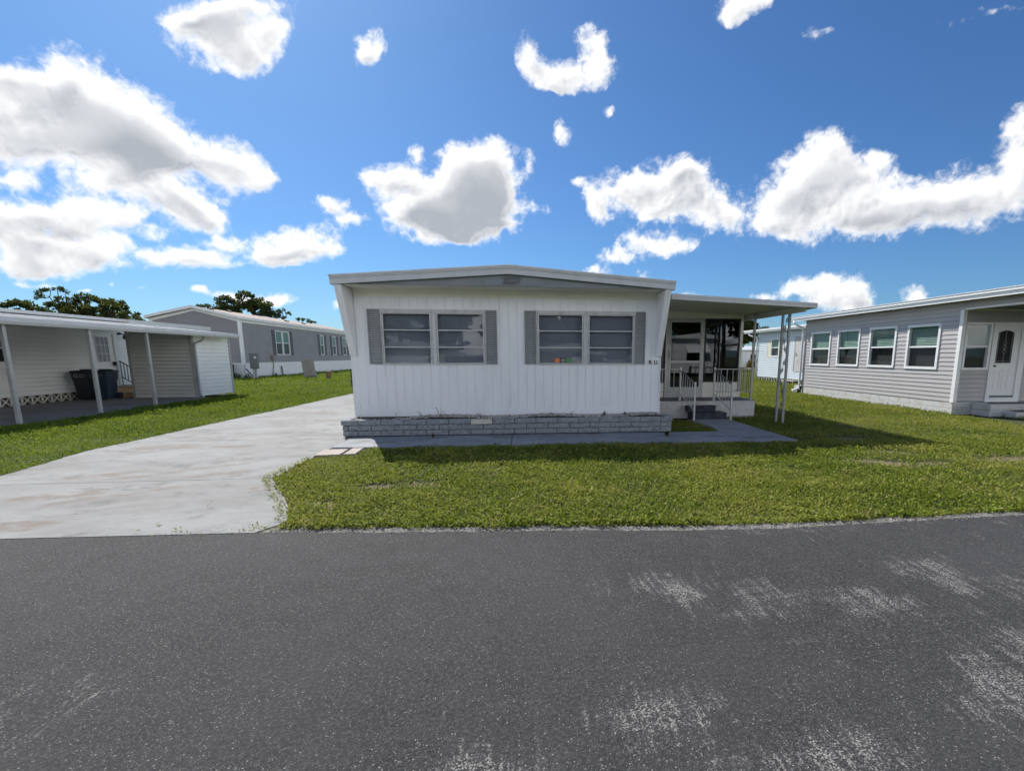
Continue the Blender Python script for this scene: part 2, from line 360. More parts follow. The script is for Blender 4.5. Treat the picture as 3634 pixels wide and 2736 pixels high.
def leafmat(name, ca, cb, cc, trans=.45, patch=1.0, rough=.5, dry=(.30, .25, .12), dryf=.12):
    t = NT(name); p = t.pos(); a = t.n('Attribute', attribute_name='rnd').outputs['Fac']
    n = t.noise(p, .55*patch, 5, .7); n2 = t.noise(p, 3.5*patch, 4, .7)
    c = t.mix(t.ramp(a, .1, .9), ca, cb); c = t.mix(t.ramp(n, .4, .65, 0, .8), c, cc)
    c = t.mix(t.ramp(n2, .48, .75, 0, .55), c, ca)
    if dryf > .04: c = t.mix(t.ramp(t.noise(p, 1.7*patch, 5, .75), .54, .74, 0, .62), c, tuple(q*.8 for q in dry))
    c = t.mix(t.math('MULTIPLY', t.math('GREATER_THAN', a, 1-dryf), .8), c, dry)
    b = t.n('BsdfPrincipled'); t.l(c, b.inputs['Base Color']); b.inputs['Roughness'].default_value = rough; b.inputs['Specular IOR Level'].default_value = .12
    tl = t.n('BsdfTranslucent'); t.l(t.mix(.5, c, (.42, .50, .025)), tl.inputs[0])
    mx = t.n('MixShader'); mx.inputs[0].default_value = trans; t.l(b.outputs[0], mx.inputs[1]); t.l(tl.outputs[0], mx.inputs[2]); t.l(mx.outputs[0], t.out.inputs[0])
    return t.m
M['lawn'] = leafmat('lawn_leaf', (.04, .07, .009), (.215, .285, .038), (.30, .30, .068), .26, rough=.7, dry=(.34, .29, .13), dryf=.10)
M['lawn2'] = leafmat('strip_leaf', (.035, .085, .008), (.145, .26, .024), (.205, .275, .038), .27, rough=.7, dryf=.03, dry=(.40, .40, .22))
M['leafoak'] = leafmat('oak_leaf', (.022, .035, .014), (.045, .065, .022), (.05, .07, .03), .15, .3, dryf=0)
M['leafpine'] = leafmat('pine_leaf', (.018, .032, .014), (.035, .055, .022), (.03, .05, .02), .15, .3, dryf=0)
M['leafbush'] = leafmat('bush_leaf', (.06, .13, .02), (.16, .24, .03), (.22, .26, .03), .3, dryf=.02)
M['leafred'] = leafmat('red_bush_leaf', (.09, .03, .03), (.14, .05, .04), (.08, .04, .03), .3, dryf=0)
M['weeddry'] = leafmat('dry_weed', (.12, .075, .04), (.18, .11, .07), (.08, .06, .04), .2, dryf=0)
M['weedgreen'] = leafmat('green_weed', (.03, .07, .015), (.06, .12, .02), (.05, .09, .02), .3, dryf=0)
M['bark'] = paint('bark', (.10, .075, .055), .9, .4, 6, .5)
M['pink'] = paint('pink_paving', (.50, .40, .35), .9, .3, 2)
# ------------------------------------------------------------------ helpers for irregular ground sheets
def sheet(name, poly, z, m, kind='structure', thick=0.0):
    mb = MB()
    if thick: mb.prism([(x, y, z-thick) for x, y in poly], (0, 0, thick))
    else: mb.face(*[(x, y, z) for x, y in poly])
    o = mb.build(name, m); bm_tri(o); return tag(o, kind=kind)
def bm_tri(o):
    import bmesh
    b = bmesh.new(); b.from_mesh(o.data); bmesh.ops.triangulate(b, faces=b.faces[:]); bmesh.ops.recalc_face_normals(b, faces=b.faces[:]); b.to_mesh(o.data); b.free()
def rough_line(x0, y0, x1, y1, step, amp, r=rnd):
    n = max(2, int(abs(math.hypot(x1-x0, y1-y0))/step)); out = []
    for i in range(n+1):
        t = i/n; out.append((x0+(x1-x0)*t, y0+(y1-y0)*t+(r.random()-.5)*amp))
    return out
# ------------------------------------------------------------------ ground
tag(MB().face((-700,-700,-.03), (700,-700,-.03), (700,1500,-.03), (-700,1500,-.03)).build('ground', M['ground']), kind='structure')
RP = [(-90, 5.2), (-20, 4.7), (-10, 4.45), (-4.36, 4.24), (-2.33, 4.15), (-1.22, 4.03), (-.1, 3.95), (.58, 3.90), (1.26, 3.82), (2.2, 3.77), (3.24, 3.82), (4.84, 3.88), (10, 3.92), (90, 4.4)]
def road_y(x):
    for (a, b), (c, d) in zip(RP, RP[1:]):
        if a <= x <= c: return b+(d-b)*(x-a)/(c-a)
    return RP[-1][1]
edge = [(x, road_y(x)+(rnd.random()-.5)*.022) for x in np.concatenate([np.linspace(-90, -5, 90), np.linspace(-4.95, 10, 420), np.linspace(10.2, 90, 80)])]
sheet('road', [(-90, -3.0)]+[(x, -3.0) for x in (0,)]+[(90, -3.0)]+edge[::-1], 0.0, M['asphalt'])
gl = [(x, road_y(x)-.02) for x in np.linspace(-2.35, 30, 200)]; gu = [(x, road_y(x)+.11+.05*rnd.random()) for x in np.linspace(-2.35, 30, 200)]
sheet('gravel_shoulder', gl+gu[::-1], -.006, M['gravel'])
def pebbles(name, pts, smin, smax, m, label=None):
    mb = MB(); vals = []
    base = [(1,0,0),(0,1,0),(-1,0,0),(0,-1,0),(0,0,1),(0,0,-1)]
    fs = ((0,1,4),(1,2,4),(2,3,4),(3,0,4),(1,0,5),(2,1,5),(3,2,5),(0,3,5))
    V = []; F = []
    for x, y, z in pts:
        s_ = smin+(smax-smin)*rnd.random()**2; q = rnd.random()*6.28; n = len(V); e = rnd.uniform(.6, 1.2); c, d = math.cos(q), math.sin(q)
        for b in base:
            bx = b[0]*s_*e*rnd.uniform(.8, 1.2); by = b[1]*s_*rnd.uniform(.8, 1.2); bz = b[2]*s_*.6
            V.append((x+bx*c-by*d, y+bx*d+by*c, z+bz+bx*.3)); vals.append(0)
        r = rnd.random(); vals[-6:] = [r]*6
        F += [tuple(n+i for i in f) for f in fs]
    me = bpy.data.meshes.new(name); me.from_pydata(V, [], F); me.materials.append(m)
    at = me.attributes.new('rnd', 'FLOAT', 'POINT'); at.data.foreach_set('value', vals)
    for p in me.polygons: p.use_smooth = True
    o = bpy.data.objects.new(name, me); C.objects.link(o); return o
pp = []
for i in range(5200):
    x = rnd.uniform(-2.2, 14) if i % 3 else rnd.uniform(-2.2, 5); y = road_y(x)+rnd.gauss(.0, .045)+.045
    pp.append((x, y, .002))
tag(pebbles('shoulder_gravel', pp, .003, .009, M['roadrock']), kind='stuff')
LX = -6.82
DRV0 = [(-6.0, road_y(-6)-.05), (-4.36, 4.20), (-2.3, 4.13), (-2.16, 4.42), (-2.38, 4.87), (-2.70, 5.43), (-3.10, 6.04), (-3.13, 7.31), (-3.16, 8.62), (-3.2, 9.6), (-3.2, 26), (-6.75, 26), (-6.75, 19.6), (-6.8, 14), (-6.86, 11), (-6.85, 9.1), (-6.88, 8.1), (-6.66, 7.16), (-6.5, 6.4), (-6.2, 5.2)]
DRV = []
for i in range(len(DRV0)):
    a, b = DRV0[i], DRV0[(i+1) % len(DRV0)]; DRV += rough_line(*a, *b, .09 if max(a[1], b[1]) < 20 else 2, .0)[:-1]
DRV = [(x+(rnd.random()-.5)*.03, y) for x, y in DRV]
# the driveway is cast in slabs with saw joints between them
def clip_poly(poly, y0, y1):
    def cut(P, yy, keep):
        out = []
        for i in range(len(P)):
            a, b = P[i], P[(i+1) % len(P)]; ia, ib = keep(a[1]), keep(b[1])
            if ia: out.append(a)
            if ia != ib: t = (yy-a[1])/(b[1]-a[1]); out.append((a[0]+(b[0]-a[0])*t, yy))
        return out
    return cut(cut(poly, y0, lambda v: v >= y0), y1, lambda v: v <= y1)
dmb = MB()
for y0, y1 in ((3, 6.035), (6.047, 8.905), (8.917, 11.9), (11.91, 15.5), (15.51, 19.5), (19.51, 26)):
    q = clip_poly(DRV, y0, y1)
    if len(q) > 2: dmb.prism([(x, y, -.06) for x, y in q], (0, 0, .065))
o = dmb.build('driveway', M['drive']); bm_tri(o); tag(o, kind='structure')
wmb = MB()
for x0, x1, s in ((-3.13, -1.694, 0), (-1.69, -.232, 0), (-.222, 1.24, 0), (1.246, 2.645, 0), (2.65, 3.864, 0)):
    wmb.prism([(x0+.003, 7.95+rnd.uniform(-.02, .02), -.05), (x1, 7.87+rnd.uniform(-.02, .02), -.05), (x1, 8.95, -.05), (x0, 8.95, -.05)], (0, 0, .075+rnd.uniform(-.006, .004)))
wmb.prism([(3.868, 7.83, -.05), (4.84, 7.83, -.05), (4.84, 8.98, -.05), (3.875, 8.98, -.05)], (0, 0, .072))
wmb.prism([(3.872, 8.99, -.05), (4.835, 8.99, -.05), (4.83, 10.72, -.05), (3.82, 10.72, -.05), (3.9, 10.2, -.05), (3.97, 9.8, -.05), (3.93, 9.3, -.05)], (0, 0, .07))
o = wmb.build('path', M['walk'], bev=.004); bm_tri(o); tag(o, kind='structure')
sheet('carport_floor', [(-14.92, 3.5), (-10.66, 3.5), (-10.7, 8), (-10.76, 12), (-10.8, 15.5), (-10.95, 18.0), (-14.92, 18.0)], .02, M['slab'], thick=.08)
sheet('far_paving', [(20, 52), (60, 52), (60, 57.5), (20, 57.5)], -.01, M['pink'])
for i, (pl, lb) in enumerate((([(-3.14, 7.335), (-2.79, 7.36), (-2.81, 7.80), (-3.17, 7.79)], 'larger pale concrete paver beside the driveway edge'), ([(-2.74, 7.37), (-2.575, 7.40), (-2.60, 7.87), (-2.76, 7.86)], 'narrow pinkish concrete paver at the corner of the lawn'))):
    mb = MB(); mb.prism([(x, y, -.04) for x, y in pl], (0, 0, .062)); o = mb.build('paver', M['paver'], bev=.006); bm_tri(o); tag(o, lb, 'paver', 'pavers between driveway and walk')
# ------------------------------------------------------------------ grass as real leaves
def in_poly(px, py, poly):
    ins = np.zeros(len(px), bool); n = len(poly)
    for i in range(n):
        x0, y0 = poly[i]; x1, y1 = poly[(i+1) % n]
        c = ((y0 > py) != (y1 > py)); t = (x1-x0)*(py-y0)/((y1-y0) if y1 != y0 else 1e-9)+x0
        ins ^= c & (px < t)
    return ins
def vnoise(x, y, sc, seed):
    r = np.random.default_rng(seed); g = r.random((64, 64)); X = x*sc; Y = y*sc; xi = np.floor(X).astype(int); yi = np.floor(Y).astype(int)
    fx = X-xi; fy = Y-yi; fx = fx*fx*(3-2*fx); fy = fy*fy*(3-2*fy)
    q = lambda a, b: g[a % 64, b % 64]
    return (q(xi, yi)*(1-fx)+q(xi+1, yi)*fx)*(1-fy)+(q(xi, yi+1)*(1-fx)+q(xi+1, yi+1)*fx)*fy
def leaves(name, specs, m, holes=(), nearcut=None):
    """specs: (polygon, per_m2, length, width, tilt_min, tilt_max, zbase)"""
    P = []; 
    for poly, dens, L, w, t0, t1, zb in specs:
        xs = [p[0] for p in poly]; ys = [p[1] for p in poly]; a = (max(xs)-min(xs))*(max(ys)-min(ys)); n = int(a*dens)
        x = rng.uniform(min(xs), max(xs), n); y = rng.uniform(min(ys), max(ys), n)
        k = in_poly(x+(vnoise(x, y, 6, 3)-.5)*.09, y+(vnoise(x, y, 6, 4)-.5)*.09, poly)
        cl = vnoise(x, y, 2.2, 5)*.6+vnoise(x, y, 7, 6)*.4
        k &= rng.random(n) < np.clip(.55+cl*.9, 0, 1)
        for cx, cy, rx, ry, ro in holes:
            c, s_ = math.cos(ro), math.sin(ro); dx = x-cx; dy = y-cy
            d = np.hypot((dx*c+dy*s_)/rx, (-dx*s_+dy*c)/ry); k &= rng.random(n) > np.clip(1.15-d*.8, 0, .93)
        x = x[k]; y = y[k]; n = len(x); cl = cl[k]
        q = rng.uniform(0, 2*np.pi, n); tl = np.radians(rng.uniform(t0, t1, n)); ll = L*rng.uniform(.5, 1.35, n)*(.65+.7*cl); ww = w*rng.uniform(.6, 1.3, n)
        d = np.stack([np.sin(tl)*np.cos(q), np.sin(tl)*np.sin(q), np.cos(tl)], 1); e = np.stack([-np.sin(q), np.cos(q), rng.uniform(-.4, .4, n)], 1)
        b = np.stack([x, y, zb+rng.random(n)**1.5*L*1.1*(.15+1.3*cl)], 1)
        tip = b+d*ll[:, None]; tip[:, 2] -= ll*.25; mid = b+d*(ll*.5)[:, None]
        P.append(np.stack([b, mid-e*ww[:, None]/2, tip, mid+e*ww[:, None]/2], 1))
    P = np.concatenate(P); n = len(P)
    return quads(name, P, m, rng.random(n))
def quads(name, P, m, vals, parent=None):
    n = len(P); me = bpy.data.meshes.new(name)
    me.vertices.add(n*4); me.vertices.foreach_set('co', P.reshape(-1).astype(np.float32)); me.loops.add(n*4); me.loops.foreach_set('vertex_index', np.arange(n*4, dtype=np.int32))
    me.polygons.add(n); me.polygons.foreach_set('loop_start', np.arange(0, n*4, 4, dtype=np.int32)); me.polygons.foreach_set('loop_total', np.full(n, 4, np.int32)); me.update(calc_edges=True)
    at = me.attributes.new('rnd', 'FLOAT', 'POINT'); at.data.foreach_set('value', np.repeat(vals, 4).astype(np.float32)); me.materials.append(m)
    o = bpy.data.objects.new(name, me); C.objects.link(o)
    if parent is not None: o.parent = parent; o.matrix_parent_inverse = Matrix.Translation(parent.location).inverted() if parent.parent is None else Matrix.Identity(4)
    return o
def redge(x0, x1, off=.12): return [(x, road_y(x)+off) for x in np.linspace(x0, x1, 12)]
front = redge(-2.2, 5)+[(5, 7.86), (-2.5, 7.90), (-2.58, 7.35), (-3.12, 7.28), (-3.13, 6.1), (-2.74, 5.4), (-2.42, 4.85), (-2.2, 4.4)]
nearF = redge(-2.2, 5)+[(5, 6.0), (-3.06, 6.0), (-2.70, 5.4), (-2.38, 4.85), (-2.16, 4.4)]
midF = [(-3.1, 6.0), (5, 6.0), (5, 7.86), (-2.5, 7.90), (-2.58, 7.35), (-3.12, 7.28)]
SP = [(nearF, 5600, .042, .017, 10, 80, -.02), (midF, 4000, .044, .018, 10, 80, -.02),
      (redge(5, 12)+[(12, 8), (5, 8)], 2800, .046, .019, 10, 75, -.02),
      ([(2.99, 8.98), (3.9, 8.98), (3.94, 9.8), (3.80, 10.75), (3.0, 11.3)], 3000, .035, .015, 20, 80, -.025),
      ([(4.86, 7.8), (11.1, 8.0), (11.15, 11.2), (4.86, 11.2)], 1900, .045, .017, 15, 75, -.025),
      ([(5.74, 11.2), (11.15, 11.2), (11.15, 19), (5.74, 19)], 1200, .065, .020, 10, 65, -.025),
      ([(5.8, 19), (14.5, 19), (14.5, 30), (5.8, 30)], 420, .09, .03, 10, 60, -.025),
      (redge(12, 24)+[(24, 11), (12, 11)], 900, .05, .018, 15, 70, -.025),
      ([(8, 30), (34, 30), (34, 51.5), (8, 51.5)], 60, .14, .06, 10, 60, -.025)]
# thin fringe running over driveway and road edges
for a, b in (((-2.2, 4.38), (-2.42, 4.85)), ((-2.42, 4.85), (-2.74, 5.4)), ((-2.74, 5.4), (-3.14, 6.02)), ((-3.13, 6.02), (-3.16, 7.3))):
    SP.append(([a, (a[0]-.06, a[1]), (b[0]-.06, b[1]), b], 2600, .035, .014, 50, 88, .01))
SP.append(([(-2.45, 4.13), (-2.1, 4.13), (-2.1, 4.25), (-2.45, 4.3)], 1500, .04, .012, 40, 85, .0))
SP.append(([(-3.3, 4.16), (-2.45, 4.12), (-2.45, 4.22), (-3.3, 4.22)], 420, .045, .010, 20, 85, .0))
SP.append((redge(-2.2, 9, .10)+redge(-2.2, 9, .20)[::-1], 5000, .05, .018, 10, 88, -.01))
SP.append((redge(-2.2, 9, .02)+redge(-2.2, 9, .10)[::-1], 260, .045, .013, 40, 88, .0))
tag(leaves('lawn_grass', SP, M['lawn'], BARE), kind='stuff')
SL = [([(-12, 4.6), (-6.5, 4.35), (-6.55, 6.4), (-6.7, 7.1), (-6.9, 8.1), (-6.87, 9.2), (-10.72, 9.2), (-10.68, 4.8)], 2300, .05, .015, 15, 70, -.025),
      ([(-10.74, 9.2), (-6.87, 9.2), (-6.87, 13), (-10.8, 13)], 1700, .06, .017, 10, 65, -.025),
      ([(-10.8, 13), (-6.8, 13), (-6.75, 20), (-11.0, 20)], 1150, .07, .021, 10, 60, -.025),
      ([(-16, 20.1), (-3.4, 20.1), (-3.4, 26.5), (-17, 26.5)], 480, .085, .028, 10, 60, -.025),
      ([(-17.6, 26.5), (-3.4, 26.5), (-3.4, 40), (-17.6, 40)], 170, .12, .045, 10, 60, -.025),
      ([(-17.6, 40), (-3.4, 40), (-3.4, 53), (-17.6, 53)], 60, .14, .07, 10, 60, -.025)]
tag(leaves('strip_grass', SL, M['lawn2']), kind='stuff')
# ------------------------------------------------------------------ cloud layer: one distant glowing dome, its sunlit edges and grey shade painted in
CL=[(-28.9828,27.2599,0.0515,0.0167,0.0029,0.0257,1), (-25.4908,28.5021,0.0523,0.0155,0.0032,0.0311,1), (-26.8081,26.0936,0.0398,0.0114,0.0027,0.0261,1), (-25.1165,25.5886,0.026,0.0069,0.0018,0.018,1), (-23.1088,27.2995,0.0212,0.0055,0.0022,0.0231,1), (-30.0606,27.4484,0.031,0.0105,0.0014,0.0121,1), (-40.2768,18.4447,0.0481,0.0161,0.005,0.0393,1), (-37.4389,19.6169,0.0439,0.0141,0.0057,0.0458,1), (-37.746,21.1203,0.0179,0.0062,0.0024,0.0187,1), (-35.0994,19.0687,0.0429,0.0124,0.005,0.0425,1), (-33.1908,18.1117,0.047,0.0121,0.0043,0.0386,1), (-30.4317,17.6599,0.0499,0.0113,0.0036,0.0342,1), (-27.7566,17.3888,0.0429,0.0087,0.0027,0.0272,1), (-25.6786,16.542,0.0265,0.0047,0.0017,0.0188,1), (-40.6238,15.8412,0.0488,0.0143,0.0031,0.0245,1), (-36.2534,16.4384,0.0614,0.016,0.0031,0.0263,1), (-40.7915,19.6841,0.0233,0.0084,0.0019,0.0142,1), (-33.3757,13.8792,0.0476,0.0095,0.0031,0.0286,1), (-31.5661,13.1934,0.0403,0.0072,0.0025,0.0237,1), (-36.9917,13.7238,0.0212,0.0048,0.0017,0.0145,1), (-34.736,14.9956,0.0352,0.0079,0.0018,0.0159,1), (-30.1137,12.8729,0.0175,0.0029,0.0011,0.0108,1), (-41.8955,13.1293,0.0159,0.004,0.0012,0.0094,1), (-41.2251,11.1702,0.0497,0.0106,0.003,0.0243,1), (-38.5,11.1481,0.0504,0.0097,0.0025,0.0207,1), (-42.2129,8.8677,0.0284,0.005,0.0033,0.0263,1), (-39.7738,9.1108,0.0444,0.0073,0.0026,0.022,1), (-41.6893,7.4544,0.0501,0.0073,0.0016,0.0132,1), (-38.0168,8.5055,0.0261,0.0038,0.0021,0.0178,1), (-37.0326,7.4752,0.0158,0.002,0.0007,0.0065,1), (-35.8796,11.3474,0.0175,0.0031,0.001,0.0089,1), (-32.4885,9.0658,0.0371,0.0047,0.0016,0.0151,1), (-34.4143,8.6283,0.0213,0.0028,0.0008,0.0074,1), (-30.8605,8.8696,0.0206,0.0024,0.001,0.0099,1), (-34.0502,10.5573,0.016,0.0025,0.0007,0.0066,1), (-29.2495,11.2578,0.029,0.0041,0.0018,0.0182,1), (-26.1443,11.5869,0.0357,0.0046,0.0023,0.026,1), (-23.0695,11.1959,0.05,0.0055,0.002,0.024,1), (-20.4484,10.3722,0.0308,0.0028,0.001,0.014,1), (-24.7414,10.1684,0.0541,0.0058,0.001,0.0119,1), (-19.2703,14.6703,0.0247,0.003,0.0013,0.0177,1), (-18.1983,13.4288,0.0284,0.003,0.001,0.0136,1), (-20.2924,15.0856,0.0156,0.002,0.0007,0.0087,1), (-15.3912,28.6732,0.0225,0.0043,0.0011,0.0147,1), (-15.8774,27.9472,0.0159,0.003,0.0008,0.0103,1), (1.5347,29.4849,0.0227,0.0009,0.0003,0.0225,1), (3.02,28.214,0.0325,0.0009,0.0002,0.0185,1), (5.7932,28.4281,0.0325,0.0001,-0,0.0159,1), (7.7923,30.4678,0.0195,-0.0003,-0.0002,0.022,1), (8.4595,28.9346,0.0169,-0.0003,-0.0002,0.0181,1), (4.0216,27.3422,0.0282,0.0005,0.0001,0.0088,1), (-13.583,18.0664,0.0445,0.005,0.0016,0.0262,1), (-5.7113,20.2997,0.057,0.0042,0.0014,0.0377,1), (-3.4891,19.3889,0.0458,0.0026,0.0013,0.046,1), (-8.7804,17.5397,0.0894,0.0073,0.0019,0.0422,1), (-6.3862,15.7272,0.0843,0.0052,0.0013,0.0361,1), (-7.2295,13.3989,0.0469,0.0027,0.0007,0.0178,1), (-3.0445,17.2428,0.0409,0.002,0.001,0.0356,1), (-11.7062,20.7826,0.0092,0.0011,0.0005,0.0091,1), (-15.9612,18.2844,0.0163,0.0021,0.0005,0.0078,1), (-11.3019,15.3803,0.0565,0.0048,0.0013,0.0247,1), (-5.9917,12.7623,0.026,0.0013,0.0003,0.0099,1), (-3.243,15.6643,0.0362,0.0017,0.0008,0.0286,1), (-6.4557,13.9033,0.053,0.0029,0.0008,0.0226,1), (-9.3948,14.8591,0.0703,0.0051,0.0014,0.0298,1), (-4.2898,18.0559,0.0504,0.0029,0.0014,0.0456,1), (0.8663,19.7874,0.0119,0.0004,0.0003,0.0208,1), (1.3314,16.1846,0.0219,0.0005,0.0001,0.0079,1), (4.6142,23.568,0.0123,0.0001,0.0001,0.0152,1), (9.8713,25.4696,0.0088,-0.0002,-0.0001,0.0073,1), (6.9977,19.3118,0.0103,-0,-0,0.0068,1), (-1.8212,14.8046,0.0219,0.0008,0.0002,0.0081,1), (11.5392,18.2839,0.0498,-0.0014,-0.0007,0.0352,1), (15.3737,18.9211,0.0604,-0.0031,-0.0012,0.0375,1), (19.935,17.5306,0.0543,-0.0039,-0.0018,0.0409,1), (16.4856,16.0985,0.0854,-0.0042,-0.0009,0.0267,1), (22.5289,14.5278,0.037,-0.0027,-0.0015,0.0299,1), (11.1362,11.571,0.0472,-0.0008,-0.0004,0.0221,1), (16.6075,12.5335,0.0456,-0.0018,-0.0005,0.0166,1), (13.2063,13.4494,0.0373,-0.001,-0.0005,0.0198,1), (8.6885,17.004,0.021,-0.0002,-0.0003,0.0283,1), (18.3743,19.2599,0.0328,-0.0023,-0.0008,0.0192,1), (32.473,19.7935,0.0287,-0.0048,-0.0025,0.0308,1), (30.5828,17.3234,0.0476,-0.0064,-0.003,0.0399,1), (28.0627,15.7941,0.0502,-0.0054,-0.0025,0.0372,1), (34.3222,17.2018,0.0487,-0.0076,-0.0025,0.029,1), (33.3425,14.4404,0.0916,-0.0116,-0.0037,0.0452,1), (39.2143,13.9596,0.0689,-0.0107,-0.0031,0.0318,1), (42.6893,14.0458,0.0574,-0.0102,-0.0033,0.0318,1), (45.8294,14.3707,0.0445,-0.0091,-0.0037,0.0328,1), (47.0309,16.6764,0.0223,-0.0055,-0.0039,0.0334,1), (46.7948,18.5934,0.0117,-0.0032,-0.0018,0.015,1), (29.1735,12.7463,0.0352,-0.0033,-0.0014,0.0201,1), (26.6202,13.4988,0.019,-0.0016,-0.0009,0.014,1), (36.5764,18.1016,0.0224,-0.0041,-0.0012,0.0133,1), (36.692,12.7878,0.0668,-0.0086,-0.0014,0.0159,1), (30.2421,7.1117,0.0328,-0.0018,-0.0011,0.0164,1), (33.3118,7.0292,0.043,-0.0026,-0.0017,0.0225,1), (36.0058,7.0805,0.0268,-0.0018,-0.0021,0.025,1), (36.7796,5.5579,0.0251,-0.0014,-0.0015,0.0173,1), (33.223,5.4191,0.0749,-0.0035,-0.0014,0.0179,1), (27.2997,6.3931,0.0246,-0.001,-0.0005,0.0085,1), (41.2551,6.0582,0.0151,-0.0011,-0.001,0.0104,1), (41.837,5.5946,0.0124,-0.0008,-0.0006,0.0059,1), (8.2204,9.8712,0.0231,-0.0001,-0.0001,0.0096,1), (14.0958,9.2952,0.0227,-0.0005,-0.0003,0.0113,1), (19.3752,7.1617,0.0222,-0.0006,-0.0003,0.0079,1), (22.889,31.5279,0.0284,-0.0044,-0.0009,0.014,1), (22.0126,31.118,0.0151,-0.0022,-0.0005,0.0087,1), (31.0245,28.8408,0.0176,-0.0039,-0.0006,0.0066,1), (41.8017,27.1262,0.0204,-0.0066,-0.0006,0.0051,0.6), (43.9375,27.1499,0.0336,-0.0118,-0.0006,0.005,0.6), (24.4221,31.8564,0.0264,-0.0046,-0.0005,0.0074,1), (-25.4558,6.4357,0.0245,0.0017,0.0007,0.0077,1), (-26.2616,6.073,0.0201,0.0014,0.0005,0.0061,1), (-28.4912,6.2138,0.0114,0.0009,0.0005,0.0052,1), (-29.5962,5.9188,0.0161,0.0012,0.0005,0.0052,1), (-35.4111,6.4145,0.0073,0.0007,0.0003,0.0027,1), (-31.1282,6.2122,0.0107,0.0009,0.0004,0.0043,1), (-37.858,6.3478,0.0058,0.0006,0.0003,0.0026,1), (-39.5067,5.9876,0.0073,0.0008,0.0003,0.0025,1), (-42.5519,6.1575,0.0163,0.002,0.0004,0.003,1), (-19.2939,5.4242,0.0077,0.0004,0.0007,0.0099,1), (-33.4129,16.2107,0.031,0.0072,0.0016,0.0147,1), (-43.1738,16.528,0.0328,0.0109,0.0041,0.0307,1), (-44.2903,9.7476,0.0332,0.0069,0.0043,0.0332,1), (49.8208,14.2098,0.0416,-0.0097,-0.0043,0.0356,1)]

